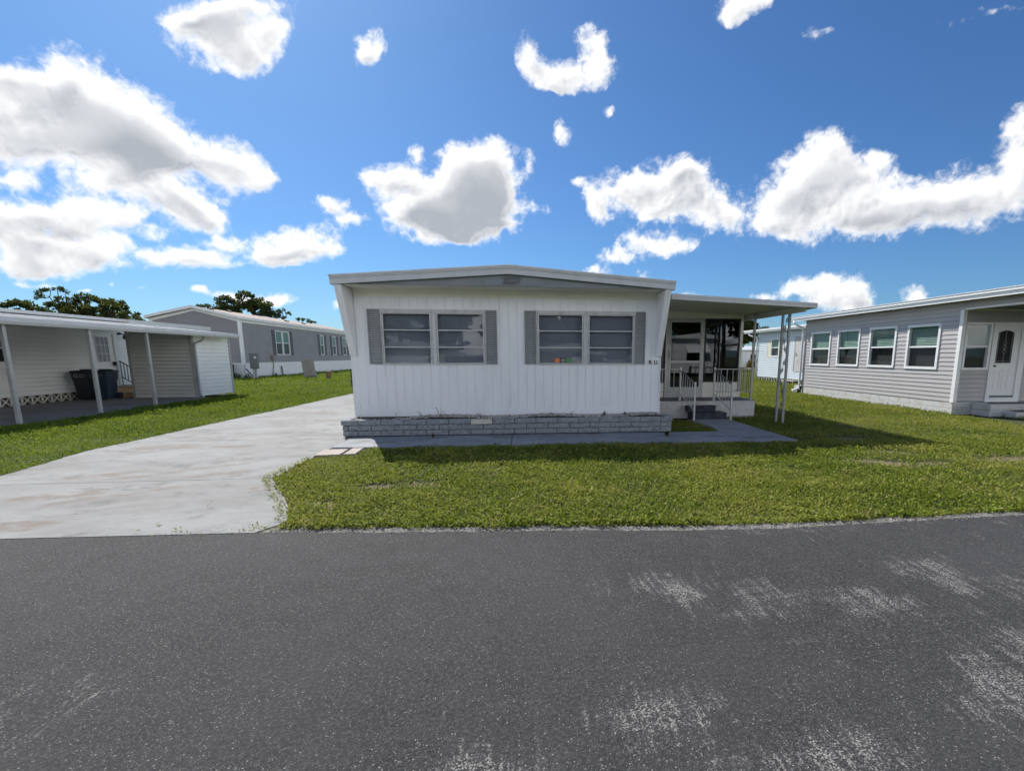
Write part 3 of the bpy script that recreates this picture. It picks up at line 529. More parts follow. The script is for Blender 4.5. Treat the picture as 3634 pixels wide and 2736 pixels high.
def fbm(v, sc, octv, seed):
    r = np.random.default_rng(seed); out = np.zeros(len(v)); amp = .5
    for o_ in range(octv):
        g = r.random((32, 32, 32)); X = v*sc*(2.03**o_)+o_*7.3; I = np.floor(X).astype(int); F = X-I; F = F*F*(3-2*F); acc = 0
        for dx in (0, 1):
            for dy in (0, 1):
                for dz in (0, 1):
                    acc = acc+g[(I[:, 0]+dx) % 32, (I[:, 1]+dy) % 32, (I[:, 2]+dz) % 32]*(F[:, 0] if dx else 1-F[:, 0])*(F[:, 1] if dy else 1-F[:, 1])*(F[:, 2] if dz else 1-F[:, 2])
        out += amp*acc; amp *= .5
    return out
def cloud_dome():
    NA, NE = 1000, 520; R = 6000.
    az = np.radians(np.linspace(-62, 62, NA)); el = np.radians(np.linspace(-.5, 56, NE)); A, E_ = np.meshgrid(az, el)
    A = A.ravel(); E_ = E_.ravel(); v = np.stack([np.sin(A)*np.cos(E_), np.cos(A)*np.cos(E_), np.sin(E_)], 1)
    wob = np.stack([fbm(v, 9, 4, 21+i) for i in range(3)], 1)-.47; wob2 = np.stack([fbm(v, 34, 4, 41+i) for i in range(3)], 1)-.47
    vw = v+wob*.05+wob2*.015; vw /= np.linalg.norm(vw, axis=1)[:, None]
    def field(q):
        F = np.zeros(len(q)); up = np.zeros(len(q))
        for caz, cel, ae, an, be, bn, wt in CL:
            a_, e_ = math.radians(caz), math.radians(cel)
            c = np.array([math.sin(a_)*math.cos(e_), math.cos(a_)*math.cos(e_), math.sin(e_)]); Ea = np.array([c[1], -c[0], 0]); Ea /= np.linalg.norm(Ea); Na = np.cross(Ea, c)
            k = np.nonzero(q@c > .95)[0]; p = q[k]; x = p@Ea; y = p@Na; det = ae*bn-an*be
            g_ = (x*bn-y*be)/det; s_ = (-x*an+y*ae)/det; sm = math.hypot(ae, bn) < .026; g = wt*(.72 if sm else 1)*np.exp(-(.5 if sm else 1)*(g_*g_+s_*s_)*1.15)
            F[k] += g; up[k] += g*s_
        n1 = fbm(q, 24, 3, 5); n2 = fbm(q, 70, 4, 9); bil = 1-np.abs(2*fbm(q, 40, 4, 31)-.94)*1.6
        mk = np.clip((F-.03)/.22, 0, 1); return F, up, n1, F-.25+((n1-.43)*1.25+(n2-.47)*.65+(bil-.75)*.28)*mk-.25*(1-mk)
    F, up, n1, D = field(vw)
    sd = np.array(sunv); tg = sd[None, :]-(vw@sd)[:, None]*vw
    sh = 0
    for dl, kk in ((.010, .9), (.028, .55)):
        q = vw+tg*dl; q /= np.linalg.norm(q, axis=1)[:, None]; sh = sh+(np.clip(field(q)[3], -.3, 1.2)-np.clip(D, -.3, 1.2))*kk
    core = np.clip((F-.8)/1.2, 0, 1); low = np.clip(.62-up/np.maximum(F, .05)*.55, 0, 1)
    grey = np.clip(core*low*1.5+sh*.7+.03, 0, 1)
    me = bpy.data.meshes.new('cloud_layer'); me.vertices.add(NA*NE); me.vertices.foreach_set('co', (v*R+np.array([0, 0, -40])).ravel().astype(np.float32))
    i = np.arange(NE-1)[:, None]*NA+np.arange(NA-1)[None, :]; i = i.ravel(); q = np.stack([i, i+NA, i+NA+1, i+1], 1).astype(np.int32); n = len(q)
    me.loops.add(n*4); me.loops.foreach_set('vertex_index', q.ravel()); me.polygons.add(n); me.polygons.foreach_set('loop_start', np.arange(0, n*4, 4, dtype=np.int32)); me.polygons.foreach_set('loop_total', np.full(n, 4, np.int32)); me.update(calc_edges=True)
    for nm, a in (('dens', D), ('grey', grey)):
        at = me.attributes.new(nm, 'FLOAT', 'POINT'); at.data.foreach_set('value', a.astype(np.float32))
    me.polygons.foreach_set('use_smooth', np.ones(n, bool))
    t = NT('cloud'); p = t.pos(); d = t.n('Attribute', attribute_name='dens').outputs['Fac']; g = t.n('Attribute', attribute_name='grey').outputs['Fac']
    fine = t.noise(p, .013, 9, .66, .5); dd = t.math('ADD', d, t.math('MULTIPLY', t.math('SUBTRACT', fine, .5), 1.35))
    alpha = t.math('POWER', t.ramp(dd, -.10, .80), 1.15)
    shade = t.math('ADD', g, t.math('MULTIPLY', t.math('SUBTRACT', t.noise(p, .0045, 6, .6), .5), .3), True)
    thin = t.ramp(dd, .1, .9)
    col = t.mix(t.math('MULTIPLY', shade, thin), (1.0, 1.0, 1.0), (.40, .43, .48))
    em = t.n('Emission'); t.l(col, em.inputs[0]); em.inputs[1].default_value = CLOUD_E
    tr = t.n('BsdfTransparent'); mx = t.n('MixShader'); t.l(alpha, mx.inputs[0]); t.l(tr.outputs[0], mx.inputs[1]); t.l(em.outputs[0], mx.inputs[2]); t.l(mx.outputs[0], t.out.inputs[0])
    me.materials.append(t.m); t.m.cycles.emission_sampling = 'NONE'
    o = bpy.data.objects.new('sky', me); C.objects.link(o); tag(o, kind='structure')
CLOUD_E = .88
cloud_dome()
def rear_fill_clouds():  # unseen glowing clouds added behind the camera to fill the shaded facade
    NA, NE = 60, 26; R = 6200.; mb = MB()
    pt = lambda i, j: (R*math.sin(a)*math.cos(e), R*math.cos(a)*math.cos(e), R*math.sin(e)-40) if (a := math.radians(66+228*i/NA)) is not None and (e := math.radians(1+88*j/NE)) is not None else None
    for i in range(NA):
        for j in range(NE): mb.face(pt(i, j), pt(i+1, j), pt(i+1, j+1), pt(i, j+1))
    t = NT('rear_fill_cloud'); p = t.pos(); n = t.noise(p, .00055, 8, .6, .3); sz = t.n('SeparateXYZ'); t.l(p, sz.inputs[0]); a = t.math('MULTIPLY', t.ramp(n, .44, .56), t.ramp(sz.outputs[2], 3500, 2300))
    col = t.mix(t.ramp(t.noise(p, .0012, 6), .4, .7), (1, .98, .95), (.62, .64, .68))
    em = t.n('Emission'); t.l(col, em.inputs[0]); em.inputs[1].default_value = 2.4
    tr = t.n('BsdfTransparent'); mx = t.n('MixShader'); t.l(a, mx.inputs[0]); t.l(tr.outputs[0], mx.inputs[1]); t.l(em.outputs[0], mx.inputs[2]); t.l(mx.outputs[0], t.out.inputs[0])
    o = mb.build('sky', t.m, None, smooth=True); tag(o, kind='structure')  # added fill dome, kept low so it lights walls more than ground
rear_fill_clouds()
# ------------------------------------------------------------------ window kits
def dh_window(root, P, a0, a1, b0, b1, fm, pane=None, blindm=None, fw_=.07, name='window', mid=.5, out=.035, lower=None):
    """double-hung window; P(a,b,d) with d outward. frame + glass panes + blind behind; wall has a real hole"""
    f = MB()
    def bx(x0, x1, z0, z1, d0, d1, mb=f):
        pts = [P(x0, z0, d0), P(x1, z0, d0), P(x1, z1, d0), P(x0, z1, d0)]; o = Vector(P(x0, z0, d1))-Vector(P(x0, z0, d0)); mb.prism(pts, o)
    bx(a0, a1, b0, b0+fw_, -.06, out); bx(a0, a1, b1-fw_, b1, -.06, out)
    bx(a0, a0+fw_, b0+fw_, b1-fw_, -.06, out-.002); bx(a1-fw_, a1, b0+fw_, b1-fw_, -.06, out-.002)
    m_ = b0+(b1-b0)*mid; bx(a0+fw_, a1-fw_, m_-.022, m_+.022, -.05, .012)
    w = f.build(name, fm, root)
    g = MB(); g.face(P(a0+fw_, b0+fw_, -.03), P(a1-fw_, b0+fw_, -.03), P(a1-fw_, m_-.022, -.03), P(a0+fw_, m_-.022, -.03)); g.face(P(a0+fw_, m_+.022, -.015), P(a1-fw_, m_+.022, -.015), P(a1-fw_, b1-fw_, -.015), P(a0+fw_, b1-fw_, -.015))
    g.build('pane', pane or M['glassclear'], w)
    k = MB(); z = b1-fw_; lo = b0+fw_ if lower is None else m_
    bl = MB()
    while z > lo:
        bl.prism([P(a0+fw_, z, -.09), P(a1-fw_, z, -.09), P(a1-fw_, z-.043, -.068), P(a0+fw_, z-.043, -.068)], Vector(P(0, 0, -.002))-Vector(P(0, 0, 0))); z -= .045
    bl.build('blind', blindm or M['darkblind'], w)
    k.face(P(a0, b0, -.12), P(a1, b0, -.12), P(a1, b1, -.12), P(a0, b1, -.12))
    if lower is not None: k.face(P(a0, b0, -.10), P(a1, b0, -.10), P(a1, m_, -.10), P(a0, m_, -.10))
    k.build('dark_backing', M['dark'], w)  # near-black sheets stand in for the unlit room behind the panes
    return w
def louvre_shutter(root, P, a0, a1, b0, b1, m, flat=False, name='shutter'):
    s_ = MB(); fr = .024
    def bx(x0, x1, z0, z1, d0, d1):
        s_.prism([P(x0, z0, d0), P(x1, z0, d0), P(x1, z1, d0), P(x0, z1, d0)], Vector(P(0, 0, d1))-Vector(P(0, 0, d0)))
    bx(a0, a0+fr, b0, b1, 0, .03); bx(a1-fr, a1, b0, b1, 0, .03); bx(a0+fr, a1-fr, b0, b0+fr*1.2, 0, .028); bx(a0+fr, a1-fr, b1-fr, b1, 0, .028)
    z = b0+fr*1.2; p = .0415
    while z < b1-fr-.001:
        t = min(p, b1-fr-z); dd = .022 if not flat else .012
        s_.face(P(a0+fr, z, dd), P(a1-fr, z, dd), P(a1-fr, z+t*.92, .006), P(a0+fr, z+t*.92, .006))
        s_.face(P(a0+fr, z, .002), P(a1-fr, z, .002), P(a1-fr, z, dd), P(a0+fr, z, dd)); z += p
    return s_.build(name, m, root)
# ------------------------------------------------------------------ main white mobile home
YW = 9.70; YF = 9.08; XL, XR = -3.31, 2.83; XC = -.24; YB = 23.5
home = thing('mobile_home', 'white vertical-panelled mobile home with grey shutters behind the block planter', 'house', (XC, YW, 0))
k_ = .995; wx = lambda v: v*k_; wz = lambda v: 1.5+(v-1.5)*k_
wins = [(-2.737, -1.762), (-1.708, -.738), (.278, 1.243), (1.298, 2.288)]
wins = [(wx(a), wx(b), wz(1.323), wz(2.378)) for a, b in wins]
Pf = lambda a, b, d: (a, YW-d, b)
wall = MB()
Pv = lambda a, b, d: (b, YW-d, a)               # run along z, profile across x
relief(wall, Pv, grooves(XL, XR, -.472, .1715, .034, .012), .43, 2.63, [(w[2]+.02, w[3]-.02, w[0]+.02, w[1]-.02) for w in wins])
wall.box(XL, XR, YW-.002, YW+.004, 2.60, 2.80)
wall.box(XL, XR, YW-.012, YW+.05, .30, .355); wall.box(XL, XR, YW-.008, YW+.05, .356, .432)
wall.box(XL-.012, XL+.0, YW-.006, YW+.02, .30, 2.66); wall.box(XR, XR+.012, YW-.006, YW+.02, .30, 2.66)
wall.face((XL, YW, .3), (XL, YB, .3), (XL, YB, 2.75), (XL, YW, 2.75)); wall.face((XR, YW, .3), (XR, YB, .3), (XR, YB, 2.75), (XR, YW, 2.75)); wall.face((XL, YB, .3), (XR, YB, .3), (XR, YB, 2.75), (XL, YB, 2.75))
wall.build('wall', M['white'], home)
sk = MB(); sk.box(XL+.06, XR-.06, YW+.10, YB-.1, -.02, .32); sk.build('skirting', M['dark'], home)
co = MB(); co.box(XL+.13, XR-.13, YW-.018, YW-.002, 2.612, 2.668); co.box(XL+.12, XR-.12, YW-.040, YW-.002, 2.669, 2.690)
co.prism([(XL+.12, YW-.002, 2.691), (XL+.12, YW-.03, 2.691), (XL+.12, YW-.055, 2.752), (XL+.12, YW-.002, 2.752)], (XR-XL-.24, 0, 0))
co.build('cornice', M['cream'], home)
sf = MB(); sf.box(XL+.11, XR-.11, YF+.10, YW-.001, 2.753, 2.764)
for x in (-.72, .37): sf.box(x-.006, x+.006, YF+.1, YW-.058, 2.749, 2.7525)
sf.build('soffit', M['cream'], home)
gp = MB(); gp.prism([(XL, YF+.075, 2.755), (XR, YF+.075, 2.755), (XC, YF+.075, 3.03)], (0, .02, 0))
gab = gp.build('gable_panel', M['gable'], home)
g2 = MB(); g2.prism([(-.705, YF+.062, 2.766), (.32, YF+.062, 2.766), (.32, YF+.062, 2.945), (XC, YF+.062, 2.985), (-.705, YF+.062, 2.95)], (0, .011, 0)); g2.build('name_panel', M['gable'], gab)
# raised script letters on the panel, rounded italic strokes coloured dark for their shadow outline
GL = {
 'M': ([[(0,0),(.12,.25),(.32,.95),(.36,.95),(.30,.0)], [(.30,.0),(.62,.95),(.66,.95),(.58,.15),(.64,0),(.74,.05)]], .80),
 'H': ([[(.05,.0),(.2,.4),(.30,.95)], [(.45,.0),(.58,.5),(.70,.98)], [(.1,.45),(.35,.52),(.6,.48),(.7,.1),(.78,.03)]], .86),
 'a': ([[(.34,.40),(.2,.46),(.06,.3),(.05,.1),(.15,.0),(.27,.1),(.34,.40),(.32,.1),(.38,.0),(.48,.08)]], .46),
 'n': ([[(0,.1),(.05,.42),(.06,.2),(.03,0)], [(.04,.15),(.14,.4),(.24,.44),(.27,.3),(.25,.08),(.31,0),(.40,.08)]], .38),
 'm': ([[(0,.1),(.05,.42),(.03,0)], [(.04,.15),(.13,.4),(.21,.42),(.22,.25),(.20,0)], [(.21,.15),(.30,.4),(.39,.42),(.41,.25),(.39,.05),(.45,0),(.54,.08)]], .52),
 'o': ([[(.2,.44),(.07,.36),(.03,.15),(.12,0),(.25,.05),(.31,.25),(.2,.44),(.3,.36),(.42,.40)]], .40),
 'r': ([[(0,.1),(.06,.42),(.14,.5),(.17,.38),(.28,.42),(.24,.2),(.24,.04),(.32,0),(.40,.06)]], .38),
 'y': ([[(0,.42),(.03,.15),(.12,0),(.24,.1),(.33,.44),(.25,.0),(.12,-.35),(0,-.38),(.03,-.22),(.3,.02),(.42,.12)]], .42)}
def script(word, x0, z0, h, y, parent):
    mb = MB(); x = x0
    for ch in word:
        st, adv = GL[ch]
        for s_ in st:
            pts = []
            for i in range(len(s_)-1):
                a = Vector(s_[max(i-1, 0)]+(0,)); b = Vector(s_[i]+(0,)); c = Vector(s_[i+1]+(0,)); d = Vector(s_[min(i+2, len(s_)-1)]+(0,))
                for q in (0, .33, .66):
                    pts.append(.5*((2*b)+(c-a)*q+(2*a-5*b+4*c-d)*q*q+(3*b-a-3*c+d)*q**3))
            pts.append(Vector(s_[-1]+(0,)))
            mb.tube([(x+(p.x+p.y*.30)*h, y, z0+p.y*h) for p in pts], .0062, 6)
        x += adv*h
    return mb.build('lettering', M['lettershade'], parent)
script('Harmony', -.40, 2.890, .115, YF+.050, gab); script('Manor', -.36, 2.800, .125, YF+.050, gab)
# roof with fascia
rf = MB()
zt, zp = 2.888, 3.120
XRL, XRR = -3.376, 2.907
for xe in (XRL, XRR): rf.prism([(xe, YF+.021, zt-.012), (XC, YF+.021, zp-.012), (XC, YF+.021, zp-.09), (xe, YF+.021, zt-.09)], (0, YB+.1-YF, 0))
rf.prism([(XRL-.012, YF-.03, zt-.008), (XC, YF-.03, zp-.008), (XRR+.012, YF-.03, zt-.008), (XRR+.012, YF-.03, zt+.012), (XC, YF-.03, zp+.014), (XRL-.012, YF-.03, zt+.012)], (0, YB+.2-YF, 0))
n_ = 19
for sgn, xa in ((-1, XRL), (1, XRR)):
    for i in range(n_):
        t = (i+.4)/n_; x = xa+(XC-xa)*t; z = zt+(zp-zt)*t; x2 = x+(XC-xa)/n_*.06
        rf.prism([(x-.009, YF-.036, z-.034), (x+.009, YF-.036, z-.034), (x+.009, YF-.036, z-.004), (x-.009, YF-.036, z-.004)], (0, .005, 0))
roof = rf.build('roof', M['roofmetal'], home)
fa = MB()
def band(y0, y1, lo, hi, x0=XRL, x1=XRR):
    fa.prism([(x0, y0, zt+lo), (XC, y0, zp+lo), (XC, y0, zp+hi), (x0, y0, zt+hi)], (0, y1-y0, 0)); fa.prism([(XC+.0005, y0, zp+lo), (x1, y0, zt+lo), (x1, y0, zt+hi), (XC+.0005, y0, zp+hi)], (0, y1-y0, 0))
band(YF, YF+.02, -.148, -.052); band(YF-.014, YF+.018, -.0515, -.034); band(YF-.022, YF+.016, -.0335, -.009)
for xs in ((XRL, XRL+.014), (XRR-.014, XRR)): fa.box(xs[0], xs[1], YF+.021, YB+.1, zt-.148, zt-.012)
fa.build('fascia', M['fascia'], home)
und = MB(); und.box(XRL+.015, XL-.001, YF+.021, YB, zt-.10, zt-.09); und.box(XR+.001, XRR-.015, YF+.021, YB, zt-.10, zt-.09); und.build('eave', M['fascia'], home)
# tapering wing brackets at both corners
for xa, xb in ((XL-.012, XL+.108), (XR-.108, XR+.012)):
    mb = MB(); mb.prism([(xa, YF+.022, 2.742), (xa, YW-.008, 2.742), (xa, YW-.008, 1.49), (xa, YW-.05, 1.49), (xa, YW-.07, 1.55)], (xb-xa, 0, 0)); mb.build('bracket', M['white'], home, bev=.004)
# windows: three awning sashes each
bars = [wz(1.988), wz(1.660)]
def awning(w, stick):
    a0, a1, b0, b1 = w; f = MB()
    f.box(a0-.004, a1+.004, YW-.036, YW+.03, b1-.062, b1); f.box(a0-.012, a1+.012, YW-.044, YW, b1-.010, b1+.004)
    for x0, x1 in ((a0, a0+.022), (a1-.022, a1)): f.box(x0, x1, YW-.026, YW+.05, b0, b1-.063)
    for x0, x1 in ((a0+.026, a0+.05), (a1-.05, a1-.026)): f.box(x0, x1, YW-.020, YW+.02, b0+.03, b1-.064)
    f.box(a0+.001, a1-.001, YW-.028, YW+.05, b0, b0+.028); f.box(a0+.023, a1-.023, YW-.018, YW+.05, b1-.082, b1-.0635)
    g0, g1, h0, h1 = a0+.051, a1-.051, b0+.029, b1-.083
    for z in bars: f.box(g0, g1, YW-.014, YW+.01, z-.011, z+.011)
    for z in bars+[b0+.05]:
        f.box(g0-.02, g0+.004, YW-.024, YW-.015, z-.02, z+.02); f.box(g1-.004, g1+.02, YW-.024, YW-.015, z-.02, z+.02)
    wo = f.build('window', M['alu'], home)
    g = MB(); zs = [h0, bars[1]-.011, bars[1]+.011, bars[0]-.011, bars[0]+.011, h1]
    for i in (0, 2, 4):
        til = .004+.003*rnd.random(); nx = 10
        for q in range(nx):
            xa = g0+(g1-g0)*q/nx; xb = g0+(g1-g0)*(q+1)/nx
            g.face((xa, YW-.004-til, zs[i]), (xb, YW-.004-til, zs[i]), (xb, YW-.002, zs[i+1]), (xa, YW-.002, zs[i+1]))
    g.build('pane', M['glass'], wo)
    bl = MB(); z = h1+.02
    while z > h0-.02:
        bl.face((g0-.02, YW+.075, z), (g1+.02, YW+.075, z), (g1+.02, YW+.058, z-.0215), (g0-.02, YW+.058, z-.0215)); z -= .0225
    bl.build('blind', M['darkblind'], wo)
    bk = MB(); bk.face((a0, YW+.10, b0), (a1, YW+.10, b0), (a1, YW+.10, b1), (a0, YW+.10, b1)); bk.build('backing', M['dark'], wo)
    if stick: return wo
ws = [awning(w, True) for w in wins]
cols = {'sticker_orange': (.62, .14, .02), 'sticker_navy': (.006, .008, .06), 'sticker_green': (.02, .30, .14), 'sticker_cream': (.62, .50, .30), 'sticker_gold': (.25, .22, .03)}
for c, v in cols.items(): M[c] = paint(c, v, .5, .05)
for i, (x, cm, im, mk, lb) in enumerate(((.63, 'sticker_orange', 'sticker_cream', 'sticker_gold', 'orange square sticker'), (.7605, 'sticker_navy', 'sticker_cream', 'sticker_gold', 'dark blue square sticker'), (.885, 'sticker_green', 'sticker_cream', 'sticker_gold', 'green square sticker'))):
    pass
def sticker(x, cm, kind, lb):
    z0 = wz(1.362); mb = MB(); mb.box(x, x+.116, YW-.0165, YW-.0145, z0, z0+.085); s_ = mb.build('sticker', M[cm], ws[2], label=lb)
    a = MB(); y0, y1 = YW-.0178, YW-.017
    a.box(x+.03, x+.088, y0, y1, z0+.010, z0+.019); a.box(x+.034, x+.084, y0, y1, z0+.070, z0+.076)
    if kind == 0:
        for q in ((.04, .050), (.064, .074)): a.box(x+q[0], x+q[1], y0, y1, z0+.03, z0+.06)
        a.box(x+.0505, x+.0635, y0, y1, z0+.028, z0+.036)
    elif kind == 1: a.box(x+.016, x+.1, y0, y1, z0+.034, z0+.054)
    else: a.prism([(x+.02, y0, z0+.045), (x+.058, y0, z0+.028), (x+.096, y0, z0+.045), (x+.058, y0, z0+.062)], (0, y1-y0, 0))
    a.build('marking', M['sticker_cream'] if kind < 2 else M['sticker_gold'], ws[2])
sticker(.625, 'sticker_orange', 0, 'orange square sticker'); sticker(.7445, 'sticker_navy', 1, 'dark blue square sticker'); sticker(.862, 'sticker_green', 2, 'green square sticker')
for a, b, fl in ((-2.978, -2.745, 1), (-.728, -.511, 0), (.036, .262, 0), (2.292, 2.508, 0)):
    louvre_shutter(home, Pf, wx(a), wx(b), wz(1.33), wz(2.381), M['shutter'], flat=bool(fl))
# house number plates
for x0, x1, tx in ((2.595, 2.655, 'R'), (2.695, 2.80, '11')):
    mb = MB(); mb.box(wx(x0), wx(x1), YW-.014, YW-.008, wz(1.325), wz(1.41)); pl = mb.build('number_plate', M['trimwhite'], home)
    if tx == 'R':
        cu = bpy.data.curves.new('numeral', 'FONT'); cu.body = tx; cu.size = .112; cu.extrude = .0015; cu.align_x = 'CENTER'; cu.offset = .0035
        ob = bpy.data.objects.new('numeral', cu); C.objects.link(ob); ob.parent = pl; ob.rotation_euler = (math.pi/2, 0, 0); ob.location = (wx((x0+x1)/2), YW-.0165, wz(1.327)); cu.materials.append(M['black'])
        bpy.context.view_layer.update(); me = bpy.data.meshes.new_from_object(ob.evaluated_get(bpy.context.evaluated_depsgraph_get())); nb = bpy.data.objects.new('numeral', me); nb.rotation_euler = ob.rotation_euler; nb.location = ob.location; bpy.data.objects.remove(ob); C.objects.link(nb); nb.parent = pl; nb.name = 'numeral'
    else:
        n = MB()
        for xx in (wx(2.722), wx(2.768)):
            n.box(xx-.008, xx+.008, YW-.018, YW-.0145, wz(1.332), wz(1.402)); n.box(xx-.018, xx+.018, YW-.018, YW-.0145, wz(1.330), wz(1.3315)); n.box(xx-.02, xx+.02, YW-.0185, YW-.015, wz(1.3285), wz(1.338)); n.box(xx-.018, xx-.006, YW-.0185, YW-.015, wz(1.388), wz(1.40))
        n.build('numeral', M['black'], pl)
# ------------------------------------------------------------------ block planter
PX0, PX1, PYF, PYB = -3.34, 2.89, 8.985, 9.64
pl = thing('planter', 'low grey split-face block planter along the white house front', 'planter', (-.2, 9.3, 0))
bk = MB(); ct = MB()
def chip(mb, x0, x1, y0, y1, z0, z1, face='y'):
    """block whose outer face is a rough split surface"""
    nx, nz = 9, 4
    if face == 'y':
        mb.box(x0, x1, y0+.008, y1, z0, z1)
        g = [[(x0+(x1-x0)*i/nx, y0+.004+(rnd.random()-.55)*.016*(0 if i in (0, nx) or j in (0, nz) else 1)+(.010 if i in (0, nx) or j in (0, nz) else 0), z0+(z1-z0)*j/nz) for i in range(nx+1)] for j in range(nz+1)]
        for j in range(nz):
            for i in range(nx): mb.face(g[j][i], g[j][i+1], g[j+1][i+1], g[j+1][i])
    else: mb.box(x0, x1, y0, y1, z0, z1)
for r in range(3):
    z0 = .025+r*.1; x = PX0+(.0 if r == 2 else .022); end = PX1+(0.02 if r == 2 else 0); first = {0: .27, 1: .10, 2: .30}[r]; L = first; j = 0
    yf = PYF-(.012 if r == 2 else 0)
    while x < end-.02:
        x1 = min(x+L, end)
        if end-x1 < .09: x1 = end
        if r == 2 and abs(x-(-1.15)) < .21 and not ct.v:
            ct.box(x+.004, x1-.01, yf-.012, yf+.10, z0+.004, z0+.088)
        else: chip(bk, x+.006, x1-.006, yf, yf+.10, z0+.006, z0+.094)
        x = x1; L = .408; j += 1
    for xs in ((PX0+(0 if r == 2 else .03), PX0+.13), (PX1-.11, PX1+(.02 if r == 2 else 0))):
        y = yf+.104
        while y < PYB-.02: y1 = min(y+.40, PYB); bk.box(xs[0], xs[1], y, y1-.006, z0+.004, z0+.096); y = y1
bk.build('block_wall', M['split'], pl); ct.build('cap_block', M['capstone'], pl, label='smooth cream replacement block')
mo = MB(); mo.box(PX0+.05, PX1-.03, PYF+.035, PYF+.09, .015, .31); mo.box(PX0+.05, PX0+.12, PYF+.02, PYB-.01, .015, .31); mo.box(PX1-.10, PX1-.03, PYF+.02, PYB-.01, .015, .31); mo.build('mortar', M['mortar'], pl)
so_ = MB(); so_.box(PX0+.131, PX1-.111, PYF+.101, PYB+.2, .2, .295); so_.build('soil', M['soil'], pl)
pts = []
for i in range(4200):
    x = rnd.uniform(PX0+.16, PX1-.14); y = rnd.uniform(PYF+.11, PYB+.02); lo = .305 if x > -2.2 else .285
    if x < -2.5 and y > 9.25: continue
    h = (.022 if y < 9.5 else .0)+.02*math.sin(x*3.1)+.012*rnd.random(); pts.append((x, y, lo+max(0, h)))
tag(pebbles('planter_gravel', pts, .010, .024, M['rock']), kind='stuff')
def sprig(name, x, y, z, stems, hgt, m, lm, label, lean=0., dens=16, lsz=.02):
    t = MB(); L_ = []
    for s_ in range(stems):
        q = rnd.uniform(0, 6.28); ln = hgt*1.25*rnd.uniform(.6, 1.1); pth = []; bx, by = rnd.uniform(.1, .5)*math.cos(q), rnd.uniform(.1, .5)*math.sin(q)*.6
        for i in range(7):
            u = i/6; pth.append((x+(bx+lean)*ln*u**1.3+.006*rnd.random(), y+by*ln*u-.01, z+ln*u*(1-.22*u)))
        t.tube(pth, .0022, 4, .001)
        for i in range(dens):
            u = rnd.uniform(.15, 1); j = min(5, int(u*6)); p = Vector(pth[j]).lerp(Vector(pth[j+1]), u*6-j if u < 1 else 0); a = rnd.uniform(0, 6.28); l = lsz*rnd.uniform(.6, 1.3)
            d = Vector((math.cos(a), math.sin(a)*.7, rnd.uniform(-.3, .6))).normalized(); e = d.cross(Vector((0, 0, 1))).normalized()*l*.3
            L_.append([p, p+d*l*.5-e, p+d*l, p+d*l*.5+e])
    o = t.build(name, M['bark'] if lm is M['weeddry'] else lm, None); tag(o, label, 'weed', 'weeds in the planter')
    P = np.array([[tuple(c) for c in q] for q in L_]); quads('foliage', P, lm, rng.random(len(P)), o); return o
WD, WG = M['weeddry'], M['weedgreen']
for a in (('weed', -2.42, 9.3, .29, 2, .16, None, WD, 'leftmost thin brown weed at the planter end', .1), ('weed', -1.93, 9.25, .29, 3, .20, None, WD, 'upright brown weed stem, second from the left end of the planter', -.2, 30),
          ('weed', -1.62, 9.3, .29, 5, .22, None, WD, 'widest forked brown weed left of the cream block', .0, 34), ('weed', -1.12, 9.2, .29, 5, .07, None, WD, 'tiny rusty brown tuft just behind the cream block', 0, 20),
          ('weed', -.82, 9.25, .29, 5, .12, None, WD, 'low reddish weed just right of the cream block', -.3, 24), ('weed', .55, 9.28, .29, 9, .10, None, WG, 'small green tuft under the window with stickers', 0, 26),
          ('weed', .90, 9.25, .29, 4, .14, None, WD, 'thin brown weed beside the green tuft', .3, 20), ('weed', 1.60, 9.35, .29, 14, .10, None, WG, 'long dark green creeper clump near the right end of the planter', 0, 30), ('weed', 2.02, 9.3, .29, 12, .10, None, WG, 'dark green clump at the right end of the planter gravel', 0, 30),
          ('weed', -.30, 9.3, .29, 3, .08, None, WD, 'short dry stem in the middle of the planter gravel', .2, 12)):
    sprig(*a)
tag(sprig('weed', 2.66, 8.55, .02, 9, .07, None, WG, 'green weed growing in the walk joint near the planter end', .0, 26, .035), group='weeds in the walk joints')
tag(sprig('weed', -1.66, 8.7, .02, 6, .09, None, WD, 'brownish weed growing in the walk joint below the planter', .1, 18, .03), group='weeds in the walk joints')
# ------------------------------------------------------------------ screened porch on the right side
porch = thing('porch', 'raised entry porch with grey flat roof beside the white house', 'porch', (4.3, 11.6, 0))
SX0, SX1, SY0, SY1, SZ = 2.86, 5.71, 11.2, 17.5, .42
m_ = MB(); m_.box(SX0, SX1, SY0+.01, SY1, -.02, SZ-.012)
for r in range(2):
    z = -.02+.2*r
    for i in range(8):
        x = SX0+.4*i-(.2 if r % 2 else 0); m_.box(max(SX0, x+.003), min(SX1, x+.397), SY0, SY0+.009, z+.006, z+.2)
m_.build('foundation', M['block'], porch)
m_ = MB(); m_.box(SX0, SX1+.003, SY0-.004, SY1, SZ-.0115, SZ); m_.build('floor', M['porchfloor'], porch)
RX0, RX1, RY0, RY1 = 2.91, 5.95, 9.3, 19.0
zr = lambda x: 2.705-(x-2.82)*.047
rm = MB()
rm.prism([(RX0, RY0+.03, zr(RX0)-.03), (RX1-.02, RY0+.03, zr(RX1)-.03), (RX1-.02, RY0+.03, zr(RX1)-.012), (RX0, RY0+.03, zr(RX0)-.012)], (0, RY1-RY0-.03, 0))
pr = rm.build('roof', M['soffit'], porch)
fa = MB()
fa.prism([(RX0, RY0, zr(RX0)-.108), (RX1, RY0, zr(RX1)-.098), (RX1, RY0, zr(RX1)-.042), (RX0, RY0, zr(RX0)-.05)], (0, .028, 0))
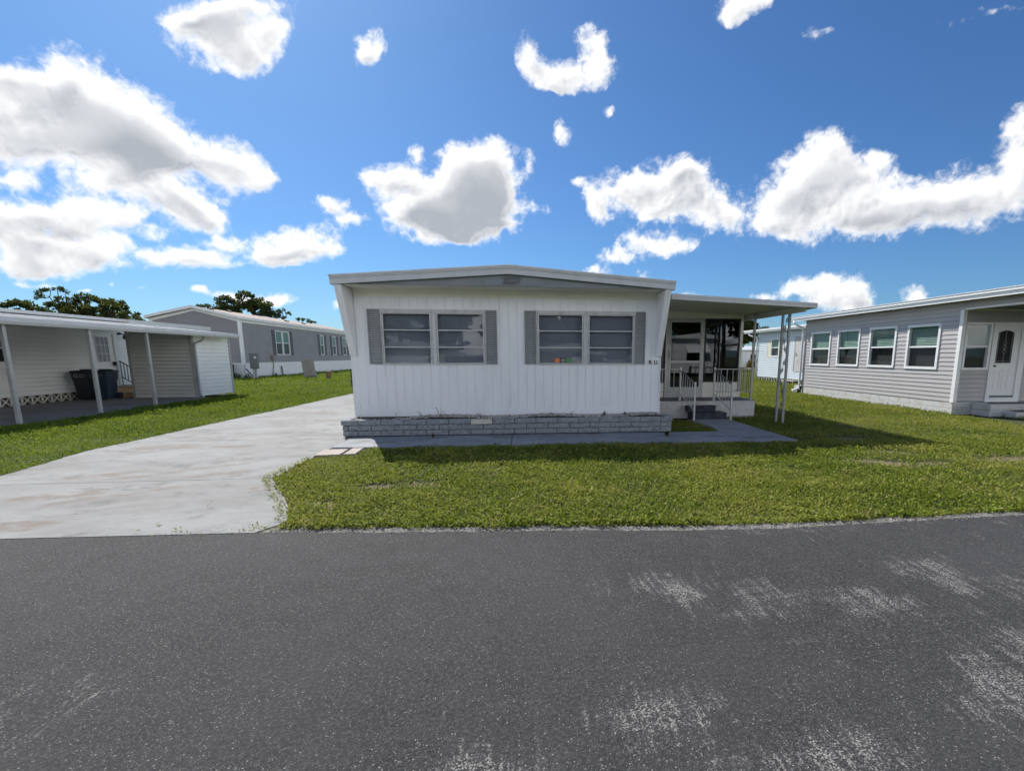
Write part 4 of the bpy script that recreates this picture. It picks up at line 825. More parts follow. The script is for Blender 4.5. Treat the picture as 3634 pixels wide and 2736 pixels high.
fa.prism([(RX0, RY0-.008, zr(RX0)-.049), (RX1, RY0-.008, zr(RX1)-.041), (RX1, RY0-.008, zr(RX1)), (RX0, RY0-.008, zr(RX0))], (0, .036, 0))
fa.box(RX1-.019, RX1+.012, RY0+.0285, RY1, zr(RX1)-.1, zr(RX1)-.001)
fa.build('fascia', M['fascia'], pr)
bm_ = MB(); bm_.box(5.60, 5.655, 9.8, SY1, 2.40, 2.485) if False else bm_.box(5.80, 5.85, 9.50, 17.0, 2.405, 2.528); bm_.build('beam', M['cream'], porch)
# decorative double column with scrolls
cl = MB()
CX = 5.825
for y in (10.08, 10.36): cl.box(CX-.022, CX+.022, y-.022, y+.022, -.02, 2.4045)
dc = cl.build('column', M['pedestal'] if False else M['colgrey'], porch)
sc_ = MB()
for i in range(5):
    z0 = .12+i*.47; s_ = 1 if i % 2 else -1
    for q0, sg in ((0, 1), (math.pi, -1)):
        pth = []
        for j in range(22):
            u = j/21; th = u*3.6*math.pi; r = .055*(1-u*.72); pth.append((CX, 10.22+s_*sg*(.035-r*math.cos(th)), z0+.2+sg*(.09-r*math.sin(th)*1.2)+.0))
        sc_.tube(pth, .0055, 5)
    sc_.tube([(CX, 10.22-s_*.08, z0+.02), (CX, 10.22-s_*.02, z0+.12), (CX, 10.22+s_*.02, z0+.3), (CX, 10.22+s_*.08, z0+.4)], .0055, 5)
sc_.build('scrollwork', M['railgrey'], dc)
cp = MB(); cp.box(5.575, 5.625, 11.19, 11.24, SZ, zr(5.6)-.031); cp.build('post', M['rail'], porch)
# glazed room wall
YP = 12.1
wl = MB()
wl.prism([(2.87, YP, 2.452), (5.73, YP, 2.452), (5.73, YP, zr(5.73)-.031), (2.87, YP, zr(2.87)-.031)], (0, .05, 0))
wl.box(4.69, 5.66, YP+.004, YP+.05, SZ, .812); wl.box(2.87, 3.64, YP+.004, YP+.05, SZ, .80)
wl.box(5.66, 5.73, YP-.006, YP+.055, SZ, 2.4515)
wl.box(5.69, 5.73, YP+.056, SY1, SZ, .9); wl.box(2.87, 5.73, SY1-.05, SY1, SZ, 2.45)
for y in (13.6, 15.2, 16.8): wl.box(5.69, 5.73, y, y+.06, .901, 2.449)
wl.build('wall', M['cream'], porch)
def frame(mb, x0, x1, z0, z1, w, y0, y1):
    mb.box(x0, x0+w, y0, y1, z0, z1); mb.box(x1-w, x1, y0, y1, z0, z1); mb.box(x0+w, x1-w, y0, y1, z1-w, z1); mb.box(x0+w, x1-w, y0, y1, z0, z0+w)
for x0, x1, z0 in ((4.70, 5.655, .815), (2.9, 3.635, .803)):
    f = MB(); frame(f, x0, x1, z0, 2.4515, .035, YP-.004, YP+.04); w_ = f.build('window', M['bronze'], porch)
    g = MB(); g.face((x0+.035, YP+.01, z0+.035), (x1-.035, YP+.01, z0+.035), (x1-.035, YP+.01, 2.4165), (x0+.035, YP+.01, 2.4165)); g.build('pane', M['glassporch'], w_)
    if x0 > 4: mq = MB(); mq.box(5.17, 5.20, YP+.02, YP+.05, z0+.035, 2.4165); mq.build('mullion', M['bronze'], w_)
d_ = MB(); frame(d_, 3.66, 4.685, SZ+.002, 2.4515, .045, YP-.012, YP+.04); dw = d_.build('door', M['alulight'], porch)
d_ = MB(); frame(d_, 3.752, 4.628, SZ+.03, 2.40, .05, YP-.022, YP+.01); d_.box(3.802, 4.578, YP-.02, YP+.008, SZ+.08, .69); d_.build('leaf', M['alulight'], dw)
d_ = MB(); d_.box(3.706, 3.751, YP-.008, YP+.03, SZ+.05, 2.405); d_.box(4.629, 4.639, YP-.008, YP+.03, SZ+.05, 2.405); d_.build('jamb', M['alulight'], dw)
g = MB(); g.face((3.802, YP-.005, .69), (4.578, YP-.005, .69), (4.578, YP-.005, 2.35), (3.802, YP-.005, 2.35)); g.build('pane', M['glassporch'], dw)
d_ = MB(); d_.box(3.79, 4.59, YP-.035, YP-.023, 1.32, 1.375); d_.build('push_bar', M['alu'], dw)
d_ = MB(); d_.box(3.765, 3.785, YP-.06, YP-.022, 1.44, 1.62); d_.build('handle', M['alu'], dw)
rm_ = MB(); rm_.prism([(2.9, YP+.07, SZ+.01), (2.9, YP+.07, 2.44), (2.9, SY1-.06, 2.44), (2.9, SY1-.06, SZ+.01)], (.02, 0, 0)); rm_.prism([(2.92, SY1-.08, SZ+.01), (5.68, SY1-.08, SZ+.01), (5.68, SY1-.08, 2.44), (2.92, SY1-.08, 2.44)], (0, .02, 0)); rm_.box(5.66, 5.685, YP+.07, SY1-.081, SZ+.01, 2.44); rm_.box(2.92, 5.659, YP+.07, SY1-.081, 2.42, 2.44); rm_.box(2.921, 5.658, YP+.07, SY1-.081, SZ+.001, SZ+.01); rm_.build('dark_room_lining', M['dark'], porch)  # near-black lining paints the porch room as dark behind its glass
d_ = MB(); d_.tube([(5.80, 12.9, 2.46), (5.80, 12.9, 2.40), (5.78, 12.65, 2.33), (5.76, 12.4, 2.25), (5.76, 12.38, 2.1), (5.76, 12.38, .5)], .032, 8); d_.build('downspout', M['rail'], porch, smooth=True)
# porch railings
def railing(name, parent, a, b, z0a, z0b, z1a, z1b, n, m, top=.028):
    r = MB(); a = Vector(a); b = Vector(b)
    r.bar((a.x, a.y, z1a), (b.x, b.y, z1b), .032, .022); r.bar((a.x, a.y, z0a), (b.x, b.y, z0b), .02)
    for i in range(1, n+1):
        t = i/(n+1); p = a.lerp(b, t); r.box(p.x-.007, p.x+.007, p.y-.007, p.y+.007, z0a+(z0b-z0a)*t, z1a+(z1b-z1a)*t-.01)
    return r.build(name, m, parent)
railing('railing', porch, (2.9, 11.22), (3.775, 11.22), .63, .63, 1.18, 1.18, 5, M['rail'])
railing('railing', porch, (4.66, 11.22), (5.574, 11.22), .63, .63, 1.18, 1.18, 5, M['rail'])
railing('railing', porch, (5.60, 11.25), (5.60, 12.08), .60, .60, 1.18, 1.18, 7, M['railgrey'])
st = thing('front_steps', 'two dark navy painted block steps leading up to the porch', 'steps', (4.4, 10.9, 0))
for x0, x1, y0, y1, z0, z1 in ((4.0, 4.80, 10.76, 11.19, .0, .165), (3.93, 4.62, 11.0, 11.192, .166, .31)):
    mb = MB(); mb.box(x0, x1, y0, y1, z0, z1-.045); mb.box(x0-.01, x1+.01, y0-.012, y1-.001, z1-.044, z1); mb.build('step', M['blockdark'], st, bev=.006)
for (xa, xb, lb) in ((3.79, 3.93, 'left metal handrail of the dark porch steps'), (4.65, 4.82, 'right metal handrail of the dark porch steps')):
    h = thing('handrail', lb, 'handrail', (xb, 10.58, 0), 'handrails beside the porch steps')
    mb = MB(); mb.box(xa-.02, xa+.02, 11.20, 11.24, SZ, 1.225); mb.box(xa-.045, xa+.045, 11.175, 11.265, SZ, SZ+.008); mb.build('post', M['alulight'], h)
    mb = MB(); mb.box(xb-.02, xb+.02, 10.56, 10.60, -.0, .905); mb.box(xb-.035, xb+.035, 10.545, 10.615, 0.021, .028); mb.build('post', M['alulight'], h)
    mb = MB(); mb.tube([(xa, 11.20, 1.13), (xa+.01, 11.15, 1.135), (xb, 10.61, .85)], .020, 8); mb.build('grip_rail', M['railgrey'], h, smooth=True)
    mb = MB(); mb.bar((xa, 11.19, .575), (xb, 10.61, .25), .02)
    for i in range(1, 6):
        t = i/6; x = xa+(xb-xa)*t; y = 11.19+(10.61-11.19)*t; mb.box(x-.007, x+.007, y-.007, y+.007, .575+(.25-.575)*t, 1.12+(.85-1.12)*t)
    mb.build('baluster', M['rail'], h)
# ------------------------------------------------------------------ left neighbour: white home with carport
LH = thing('mobile_home', 'cream and white home under a long carport roof at the left edge', 'house', (-17, 14, 0))
WX = -14.9
Pl = lambda a, b, d: (WX+d, a, b)
lw = [(14.2, 15.66, 1.24, 2.15)]
door_h = (18.40, 19.36, .38, 2.30)
mb = MB(); relief(mb, Pl, laps(.28, 2.40, .1335, .05, .016), 3.5, 18.39, lw); mb.build('wall', M['sidcream'], LH)
mb = MB(); relief(mb, Pl, laps(.28, 2.40, .1335, .022, .014), 18.38, 23.6, [door_h]); mb.box(WX-.3, WX-.25, 3.5, 23.6, .3, 2.4); mb.box(-21, WX-.3, 23.5, 23.6, .3, 2.7); mb.box(-21, WX-.3, 3.5, 3.6, .3, 2.7); mb.build('rear_wall', M['sidwhite'], LH)
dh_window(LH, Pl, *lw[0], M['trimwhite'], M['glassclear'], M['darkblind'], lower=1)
d = MB(); y0, y1, z0, z1 = door_h
for a, b, c, e in ((y0, y0+.05, z0, z1), (y1-.05, y1, z0, z1), (y0+.05, y1-.05, z1-.05, z1), (y0+.05, y1-.05, z0, z0+.03)): d.box(WX-.05, WX+.035, a, b, c, e)
dr = d.build('door', M['trimwhite'], LH)
gy0, gy1, gz0, gz1 = 18.60, 19.10, 1.25, 2.14
d = MB(); relief(d, Pl, [(z0+.031, -.012), (z1-.051, -.012)], y0+.051, y1-.051, [(gy0, gy1, gz0, gz1)]); d.build('leaf', M['trimwhite'], dr)
d = MB()
for i in range(4):
    yy = gy0+(gy1-gy0)*i/3; d.box(WX-.011, WX+.004, yy-.010, yy+.010, gz0-.01, gz1+.01); zz = gz0+(gz1-gz0)*i/3; d.box(WX-.0105, WX+.0035, gy0, gy1, zz-.010, zz+.010)
d.build('muntin', M['trimwhite'], dr)
d = MB(); d.face((WX-.013, gy0, gz0), (WX-.013, gy1, gz0), (WX-.013, gy1, gz1), (WX-.013, gy0, gz1)); d.build('pane', M['darkblind'], dr)
d = MB(); d.box(WX+.012, WX+.05, 19.17, 19.27, 1.12, 1.26); d.tube([(WX+.05, 19.22, 1.2), (WX+.09, 19.22, 1.2)], .03, 8); d.build('lock', M['black'], dr)
d = MB(); d.tube([(WX+.02, 19.56, 2.27), (WX+.10, 19.56, 2.28)], .045, 8); d.tube([(WX+.10, 19.56, 2.27), (WX+.2, 19.60, 2.24)], .025, 6); d.lathe((WX+.18, 19.62, 2.12), [(.02, .1), (.05, .05), (.05, -.02), (.03, -.05)], 10); d.build('wall_lamp', M['bronze'], LH)
# breeze-block skirting: star pattern blocks
d = MB(); y = 3.6
while y < 18.0:
    c = (y+.1525); w_, h_, z = .1525, .142, .145
    d.box(WX-.012, WX+.004, y+.002, y+.303, .004, .018); d.box(WX-.012, WX+.004, y+.002, y+.303, .272, .288)
    d.box(WX-.0115, WX+.0035, y, y+.01, .019, .271)
    for sx in (-1, 1):
        for sz in (-1, 1):
            pth = [(WX-.004, c, z)]+[(WX-.004, c+sx*w_*u, z+sz*h_*(u**1.7)) for u in (.35, .7, 1)]; d.tube(pth, .010, 4)
            pth = [(WX-.0045, c, z)]+[(WX-.0045, c+sx*w_*(u**1.7), z+sz*h_*u) for u in (.35, .7, 1)]; d.tube(pth, .010, 4)
    d.prism([(WX-.012, y+.305-.035, .15), (WX-.012, y+.305, .26), (WX-.012, y+.305+.035, .15), (WX-.012, y+.305, .03)], (.014, 0, 0))
    y += .305
d.build('lattice_skirting', M['lattice'], LH)
d = MB(); d.box(WX-.3, WX-.02, 3.5, 23.6, -.02, .28); d.build('crawl_space', M['dark'], LH)
d = MB(); d.prism([(-14.6, 3.3, 2.70), (-21.2, 3.3, 2.72), (-21.2, 3.3, 2.80), (-17.9, 3.3, 3.0), (-14.6, 3.3, 2.80)], (0, 21.0, 0)); d.box(-14.62, -14.52, 19.66, 24.35, 2.62, 2.80); d.build('roof', M['roofmetal'], LH)
cr = MB(); cr.prism([(-10.80, 4, 2.235), (-14.95, 4, 2.62), (-14.95, 4, 2.69), (-10.80, 4, 2.285)], (0, 15.64, 0)); 
for i in range(52): 
    y = 4.1+i*.3; cr.prism([(-10.82, y, 2.287), (-10.82, y+.02, 2.287), (-14.9, y+.02, 2.687), (-14.9, y, 2.687)], (0, 0, .012))
carp = cr.build('carport_roof', M['roofmetal'], LH)
g = MB(); g.prism([(-10.70, 4, 2.285), (-10.70, 4, 2.20), (-10.735, 4, 2.135), (-10.80, 4, 2.135), (-10.80, 4, 2.285)], (0, 15.64, 0)); g.build('gutter', M['fascia'], carp)
g = MB(); g.box(-10.93, -10.86, 4, 19.6, 2.14, 2.22); g.box(-14.9, -10.94, 19.55, 19.62, 2.2, 2.5) if False else None; g.build('beam', M['rail'], carp)
for y in (11.43, 13.45, 15.32):
    p_ = MB(); p_.box(-10.945, -10.875, y-.035, y+.035, .0, 2.139); p_.box(-10.935, -10.885, y-.043, y-.0355, .03, 1.55); p_.box(-10.97, -10.85, y-.06, y+.06, .021, .028); p_.build('post', M['rail'], LH)
# storage shed at the back of the carport
sh = thing('storage_shed', 'small lap-sided storage shed closing the end of the carport', 'shed', (-12.4, 19, 0))
Ps = lambda a, b, d: (a, 17.97-d, b)
mb = MB(); relief(mb, Ps, laps(.05, 2.28, .1255, .05, .016), -13.36, -11.42); mb.build('front_wall', M['sidshed'], sh)
mb = MB(); P2 = lambda a, b, d: (-11.39+d, a, b); relief(mb, P2, laps(.07, 2.17, .1375, .022, .014), 18.02, 20.02); mb.box(-13.4, -11.42, 20.0, 20.03, .05, 2.2); mb.box(-13.42, -13.38, 18, 20, .05, 2.2); mb.build('side_wall', M['sidwhite'], sh)
mb = MB()
for q in ((-13.44, -13.35, 17.93, 17.97, .03, 2.30), (-11.44, -11.355, 17.92, 18.02, .03, 2.2), (-11.40, -11.355, 20.0, 20.09, .05, 2.18)): MB().box(*q).build('corner_trim', M['rail'], sh)
MB().box(-13.35, -11.441, 17.935, 17.96, .03, .055).build('base_trim', M['rail'], sh)
mb = MB(); mb.box(-11.41, -11.36, 18.03, 19.99, 2.05, 2.20); mb.box(-13.40, -11.0, 19.66, 20.3, 2.20, 2.27); mb.build('eave_board', M['cream'], sh)
mb = MB(); mb.tube([(-11.0, 18.0, 2.15), (-11.0, 18.0, 2.05), (-11.12, 17.98, 1.97), (-11.28, 17.95, 1.90), (-11.29, 17.95, 1.75), (-11.29, 17.95, .16), (-11.26, 17.93, .10), (-11.14, 17.86, .05)], .038, 8); mb.build('downspout', M['rail'], sh, smooth=True)
sp = thing('side_steps', 'tan brick steps below the white side door in the carport', 'steps', (-14.4, 18.7, 0))
mb = MB(); mb.box(-14.88, -14.22, 17.95, 19.55, .02, .355); mb.box(-14.22, -13.95, 18.2, 19.5, .02, .165); mb.build('riser', M['tan'], sp, bev=.01)
mb = MB(); mb.box(-14.88, -14.18, 17.92, 19.58, .356, .40); mb.box(-14.179, -13.93, 18.18, 19.52, .166, .2); mb.build('tread', M['slab'], sp, bev=.008)
hr = thing('side_handrail', 'sloping grey metal handrail on the tan brick side steps', 'handrail', (-14.6, 19.4, 0))
mb = MB(); mb.bar((-14.86, 19.42, 1.285), (-14.30, 19.42, .92), .03); mb.bar((-14.86, 19.42, .70), (-14.30, 19.42, .34), .025)
for i in range(6):
    t = i/5; x = -14.84+.52*t; mb.box(x-.009, x+.009, 19.41, 19.43, .69-.35*t if 0 < i < 5 else (.39 if i == 0 else .2), 1.27-.34*t)
mb.build('rail', M['railgrey'], hr)
def cart(x, y, rz, label, body, logo):
    t = thing('trash_cart', label, 'trash cart', (x, y, 0), 'trash carts under the carport')
    R = Matrix.Translation((x, y, 0.02)) @ Matrix.Rotation(rz, 4, 'Z') @ Matrix.Diagonal((.88, .85, 1.0, 1))
    tr = lambda mb: setattr(mb, 'v', [tuple(R @ Vector(v)) for v in mb.v])
    b = MB(); rows = [(.20, .24, .05), (.215, .26, .35), (.235, .285, .62), (.27, .31, .74), (.275, .32, .90)]
    for (a0, c0, z0), (a1, c1, z1) in zip(rows, rows[1:]):
        q0 = [(-a0, -c0, z0), (a0, -c0, z0), (a0, c0, z0), (-a0, c0, z0)]; q1 = [(-a1, -c1, z1), (a1, -c1, z1), (a1, c1, z1), (-a1, c1, z1)]
        for i in range(4): j = (i+1) % 4; b.face(q0[i], q0[j], q1[j], q1[i])
    b.face(*[(p[0], p[1], .05) for p in ((-.2, .24), (.2, .24), (.2, -.24), (-.2, -.24))]); b.box(-.29, .29, -.335, .335, .90, .935); b.box(-.06, .06, -.262, -.24, .1, .6); tr(b); b.build('body', body, t, bev=.006)
    l = MB(); l.prism([(-.295, -.34, .936), (.295, -.34, .936), (.28, -.30, .975), (-.28, -.30, .975)], (0, .66, 0)); l.prism([(-.27, .35, .94), (.27, .35, .94), (.22, .1, 1.02), (-.22, .1, 1.02)], (0, -.02, -.01)); tr(l); l.build('lid', body, t, bev=.006)
    h = MB(); h.tube([(-.24, .33, .93), (-.24, .43, .95), (.24, .43, .95), (.24, .33, .93)], .017, 8); tr(h); h.build('handle', body, t)
    for s_ in (-1, 1): w = MB(); w.tube([(s_*.24, .26, .12), (s_*.29, .26, .12)], .12, 16); tr(w); w.build('wheel', M['black'], t)
    lg = MB()
    if logo:
        pth = [(-.12+.05*math.cos(a), -.322, .81+.045*math.sin(a)) for a in np.linspace(0, 6.28, 14)]; lg.tube(pth, .008, 4); lg.tube([(-.08, -.322, .775), (-.03, -.322, .76)], .008, 4); lg.tube([(.0, -.322, .84), (.14, -.322, .84), (.15, -.322, .80), (.14, -.322, .775), (.0, -.322, .775), (0, -.322, .84)], .007, 4)
    else: lg.box(-.06, .13, -.324, -.318, .815, .835); lg.box(-.03, .15, -.324, -.318, .785, .795)
    tr(lg); lg.build('marking', M['rail'] if logo else M['electric'], t)
cart(-14.40, 17.40, math.radians(9), 'black trash cart with pale ring logo, left one of the pair', M['bronze'], True)
cart(-13.87, 17.42, math.radians(4), 'dark navy trash cart nearer the white side door', M['navy'], False)
# ------------------------------------------------------------------ grey double-wide behind
GH = thing('mobile_home', 'grey vinyl-sided home with black shutters and brown shingle roof', 'house', (-20.3, 42, 0))
GX0, GX1, GY0, GY1 = -22.85, -17.70, 32.6, 52.0
roofz = lambda x: 3.72+(4.40-3.72)*(1-abs(x+20.3)/2.6)
cl_ = lambda b: (GX0, GX1) if b < 3.64 else (-20.3-2.6*(1-(b-3.64)/.72), -20.3+2.6*(1-(b-3.64)/.72))
mb = MB(); Pg = lambda a, b, d: (a, GY0-d, b); relief(mb, Pg, laps(.98, 4.34, .104, .02, .018), GX0, GX1, clip=cl_)
GW = [(36.75, 38.85), (44.40, 45.20), (47.08, 47.98), (49.62, 50.62)]
gh = [(a, b, 1.52, 3.25) for a, b in GW]
Pg2 = lambda a, b, d: (GX1+d, a, b)
relief(mb, Pg2, laps(.98, 3.62, .104, .02, .018), GY0, GY1, gh); mb.face((GX0, GY0, 0), (GX0, GY1, 0), (GX0, GY1, 3.6), (GX0, GY0, 3.6)); mb.face((GX0, GY1, 0), (GX1, GY1, 0), (GX1, GY1, 3.6), (GX0, GY1, 3.6)); mb.build('wall', M['sidgrey2'], GH)
sk = MB(); relief(sk, lambda a, b, d: (b, GY0-.03-d, a), grooves(GX0, GX1, -20, .25, .03, .015), -.03, .90); relief(sk, lambda a, b, d: (GX1+.03+d, b, a), grooves(GY0-.03, GY1, 34, .25, .03, .015), -.03, .90)
sk.box(GX0, GX1+.05, GY0-.05, GY0-.0, .90, 1.0); sk.box(GX1-.0, GX1+.052, GY0-.04, GY1, .901, 1.001); sk.build('skirting', M['trimwhite'], GH)
tr = MB(); tr.box(GX1-.14, GX1+.03, GY0-.03, GY0+.0, .99, 3.7); tr.box(GX1+.0, GX1+.031, GY0+.001, GY0+.14, .99, 3.7); tr.box(GX0-.03, GX0+.12, GY0-.03, GY0, .99, 3.6)
tr.prism([(GX0-.1, GY0-.02, 3.56), (-20.3, GY0-.02, 4.22), (GX1+.02, GY0-.02, 3.56), (GX1+.02, GY0-.02, 3.74), (-20.3, GY0-.02, 4.42), (GX0-.1, GY0-.02, 3.74)], (0, .03, 0)); tr.box(GX1+.002, GX1+.03, GY0+.141, GY1, 3.55, 3.70); tr.build('trim', M['trimwhite'], GH)
r_ = MB(); ex0, ex1, ey = -23.0, -17.55, GY0-.25
r_.prism([(ex0, ey+.03, 3.86), (-20.3, ey+.03, 4.50), (-20.3, ey+.03, 4.42), (ex0, ey+.03, 3.78)], (0, GY1-ey+.3, 0)); r_.prism([(-20.299, ey+.03, 4.50), (ex1, ey+.03, 3.86), (ex1, ey+.03, 3.78), (-20.299, ey+.03, 4.42)], (0, GY1-ey+.3, 0)); rfo = r_.build('roof', M['shingle'], GH)
f_ = MB(); f_.prism([(ex0, ey, 3.74), (-20.3, ey, 4.38), (ex1, ey, 3.74), (ex1, ey, 3.90), (-20.3, ey, 4.545), (ex0, ey, 3.90)], (0, .029, 0)); f_.box(ex1, ex1+.05, ey, GY1+.3, 3.72, 3.88); f_.box(ex0-.05, ex0, ey, GY1+.3, 3.72, 3.88); f_.box(ex1-.15, ex1-.001, ey+.03, GY1+.3, 3.70, 3.719); f_.build('fascia', M['trimwhite'], rfo)
for y, z in ((35.8, 4.46), (41.5, 4.2), (44.5, 4.2), (33.6, 4.42)):
    x = -20.3+(4.50-z)/.24*1.0; v = MB(); v.prism([(x-.12, y-.15, z-.03), (x+.2, y-.15, z-.09), (x+.2, y-.15, z+.04), (x, y-.15, z+.10)], (0, .3, 0)); v.build('roof_vent', M['black'], GH)
for i, (a, b) in enumerate(GW):
    if i == 0:
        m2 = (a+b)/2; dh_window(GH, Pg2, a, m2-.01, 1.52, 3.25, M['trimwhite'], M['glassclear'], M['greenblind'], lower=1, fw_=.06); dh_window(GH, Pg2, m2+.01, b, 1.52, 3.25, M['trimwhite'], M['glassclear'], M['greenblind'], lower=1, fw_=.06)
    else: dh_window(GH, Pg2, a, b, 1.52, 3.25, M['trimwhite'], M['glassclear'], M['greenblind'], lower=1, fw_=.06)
    for s0, s1 in ((a-.44, a-.02), (b+.02, b+.44)): louvre_shutter(GH, Pg2, s0, s1, 1.48, 3.28, M['shutblack'])
tb = MB(); tb.box(-17.66, -17.52, 35.9, 36.35, 1.18, 1.50); tb.tube([(-17.6, 36.05, 1.18), (-17.6, 35.95, .6), (-17.62, 35.75, 0)], .03, 6); tb.build('telephone_box', M['pedestal'], GH)
a_ = thing('air_conditioner', 'dark grey air conditioner at the corner of the grey home', 'air conditioner', (-18.6, 32.3, 0))
mb = MB(); mb.box(-19.0, -18.28, 31.9, 32.5, .0, .90); mb.box(-19.02, -18.26, 31.88, 32.52, .9, .93); mb.build('cabinet', M['acgrey'], a_, bev=.01)
mb = MB(); mb.box(-18.45, -18.42, 31.885, 31.898, .45, .62); mb.build('badge', M['trimwhite'], a_)
mb = MB(); mb.tube([(-18.8, 32.2, .93), (-18.8, 32.2, .99), (-18.5, 32.4, 1.02), (-18.4, 32.56, .95)], .015, 6); mb.build('pipe', M['railgrey'], a_)
me_ = thing('meter_pedestal', 'grey electric meter box standing on a post by the grey home', 'electric meter', (-16.8, 31.9, 0))
mb = MB(); mb.box(-16.92, -16.50, 31.78, 32.0, .66, 1.62); mb.box(-16.925, -16.76, 31.76, 31.7795, .68, 1.60); mb.build('box', M['electric'], me_, bev=.01)
mb = MB(); mb.box(-16.84, -16.72, 31.85, 31.95, -.02, .659); mb.box(-16.69, -16.63, 31.87, 31.93, -.02, .659); mb.build('post', M['rail'], me_)
mb = MB(); mb.tube([(-16.58, 31.779, 1.36), (-16.58, 31.68, 1.36)], .085, 14); mb.build('meter_dial', M['glassclear'], me_); mb = MB(); mb.tube([(-16.58, 31.7785, 1.36), (-16.58, 31.74, 1.36)], .07, 14); mb.build('dial_face', M['trimwhite'], me_)
mb = MB(); mb.bar((-17.25, 31.9, .66), (-16.9, 31.9, .2), .09, .05); mb.build('brace', M['electric'], me_)
u_ = MB(); R = Matrix.Translation((-14.0, 33.2, 0)) @ Matrix.Rotation(math.radians(-6), 4, 'Y') @ Matrix.Rotation(math.radians(12), 4, 'Z')
u_.box(-.32, .32, -.25, .25, .16, 1.20); u_.box(-.34, .34, -.27, .27, 1.20, 1.24); u_.v = [tuple(R @ Vector(v)) for v in u_.v]
ub = thing('utility_pedestal', 'leaning tan-grey utility box on the grass behind the driveway', 'utility box', (-14.0, 33.2, 0)); u_.build('cabinet', M['pedestal'], ub, bev=.015)
u_ = MB(); u_.box(-.36, .36, -.28, .28, -.06, .16); u_.v = [tuple(R @ Vector(v)) for v in u_.v]; u_.build('base', M['electric'], ub)
lg = MB(); lg.lathe((-11.96, 30.85, 0), [(.155, -.03), (.15, .2), (.145, .5), (.14, .53), (.05, .56)], 14); o = lg.build('wooden_bollard', M['wood'], None, smooth=False); tag(o, 'short round wooden bollard standing in the grass', 'bollard')
mb = MB(); mb.tube([(-7.67, 22.3, -.02), (-7.67, 22.3, .84)], .025, 8); mb.tube([(-7.67, 22.3, .84), (-7.67, 22.3, .90)], .04, 8); mb.box(-7.71, -7.63, 22.26, 22.34, .3, .38); o = mb.build('pipe_post', M['black'], None); tag(o, 'thin black pipe post at the left wall of the white house', 'post')
mb = MB(); mb.tube([(-17.55, 37.1, 0), (-17.6, 37.1, .72)], .05, 8); o = mb.build('vent_pipe', M['railgrey'], None); tag(o, 'short dark vent pipe against the white skirting of the grey home', 'pipe')
def clump(name, x, y, z, r, h, n, m, label, cat, group=None, sz=.12, root=None):
    P = []; r_ = np.random.default_rng(int(abs(x*100+y*10)) % 99991)
    th = r_.uniform(0, 6.28, n); ph = np.arccos(r_.uniform(-.2, 1, n)); rr = r_.uniform(.35, 1, n)**.6
    c = np.stack([x+r*rr*np.sin(ph)*np.cos(th), y+r*rr*np.sin(ph)*np.sin(th), z+h*rr*np.clip(np.cos(ph), 0, 1)], 1)
    d = r_.normal(size=(n, 3)); d[:, 2] += .4; d /= np.linalg.norm(d, axis=1)[:, None]; e = np.cross(d, r_.normal(size=(n, 3))); e /= np.linalg.norm(e, axis=1)[:, None]; l = sz*r_.uniform(.6, 1.4, n)[:, None]
    Q = np.stack([c, c+d*l*.5-e*l*.3, c+d*l, c+d*l*.5+e*l*.3], 1)
    stem = MB()
    for i in range(4): q = i*1.6; stem.tube([(x, y, z), (x+r*.4*math.cos(q), y+r*.4*math.sin(q), z+h*.6)], .02*max(.4, r), 5, .008)
    o = stem.build(name, M['bark'], root); quads('foliage', Q, m, r_.random(n), o)
    if label: tag(o, label, cat, group)
    return o
clump('shrub', -17.35, 32.2, 0, .22, .35, 160, M['leafoak'], 'small dark weed clump left of the meter post', 'shrub', 'weeds against the white skirting', .09)
clump('shrub', -16.45, 32.3, 0, .16, .22, 90, M['leafoak'], 'smallest dark weed clump right of the meter post', 'shrub', 'weeds against the white skirting', .07)
clump('shrub', -18.1, 32.35, 0, .25, .38, 170, M['leafoak'], 'dark weed clump between air conditioner and corner trim', 'shrub', 'weeds against the white skirting', .09)
clump('shrub', -17.3, 35.5, 0, .22, .3, 120, M['leafoak'], 'dark weed clump below the telephone box', 'shrub', 'weeds against the white skirting', .08)
# ------------------------------------------------------------------ right neighbour
RH = thing('mobile_home', 'mauve-grey lap-sided home with four white windows at the right edge', 'house', (13.5, 14, 0))
HX, HY0, HY1 = 11.2, 11.27, 18.15
Pr = lambda a, b, d: (HX-d, a, b)
rw = [(16.50, 17.70, 1.14, 2.40), (14.97, 16.11, 1.15, 2.40), (13.40, 14.54, 1.15, 2.40), (11.87, 12.99, 1.14, 2.38)]
mb = MB(); relief(mb, Pr, laps(.31, 2.94, .1165, .014, .006), HY0, HY1, rw)
relief(mb, Pr, laps(2.70, 2.94, .1165, .018), 8.4, HY0-.001)
Pd = lambda a, b, d: (a, HY0-d, b)
fw_ = (11.292, 12.055, 1.145, 2.355)
relief(mb, Pd, laps(.335, 2.68, .1165, .018), HX, 16.5, [fw_, (12.085, 13.075, .31, 2.36), (13.12, 14.0, 1.17, 2.36)])
mb.box(HX+.25, HX+.3, HY0+.3, HY1, .3, 2.9); mb.box(HX, 16.5, HY1-.05, HY1-.0, .3, 2.9); mb.build('wall', M['sidgrey'], RH)
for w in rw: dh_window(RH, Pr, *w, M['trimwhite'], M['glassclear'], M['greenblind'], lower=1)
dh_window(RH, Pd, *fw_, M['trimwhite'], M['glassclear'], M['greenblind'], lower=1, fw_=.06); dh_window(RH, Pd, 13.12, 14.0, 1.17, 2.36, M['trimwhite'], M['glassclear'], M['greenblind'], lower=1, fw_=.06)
tr = MB(); tr.box(HX-.045, HX+.055, HY0-.045, HY0+.055, .30, 2.665); tr.build('corner_trim', M['trimwhite'], RH)
fd = MB()
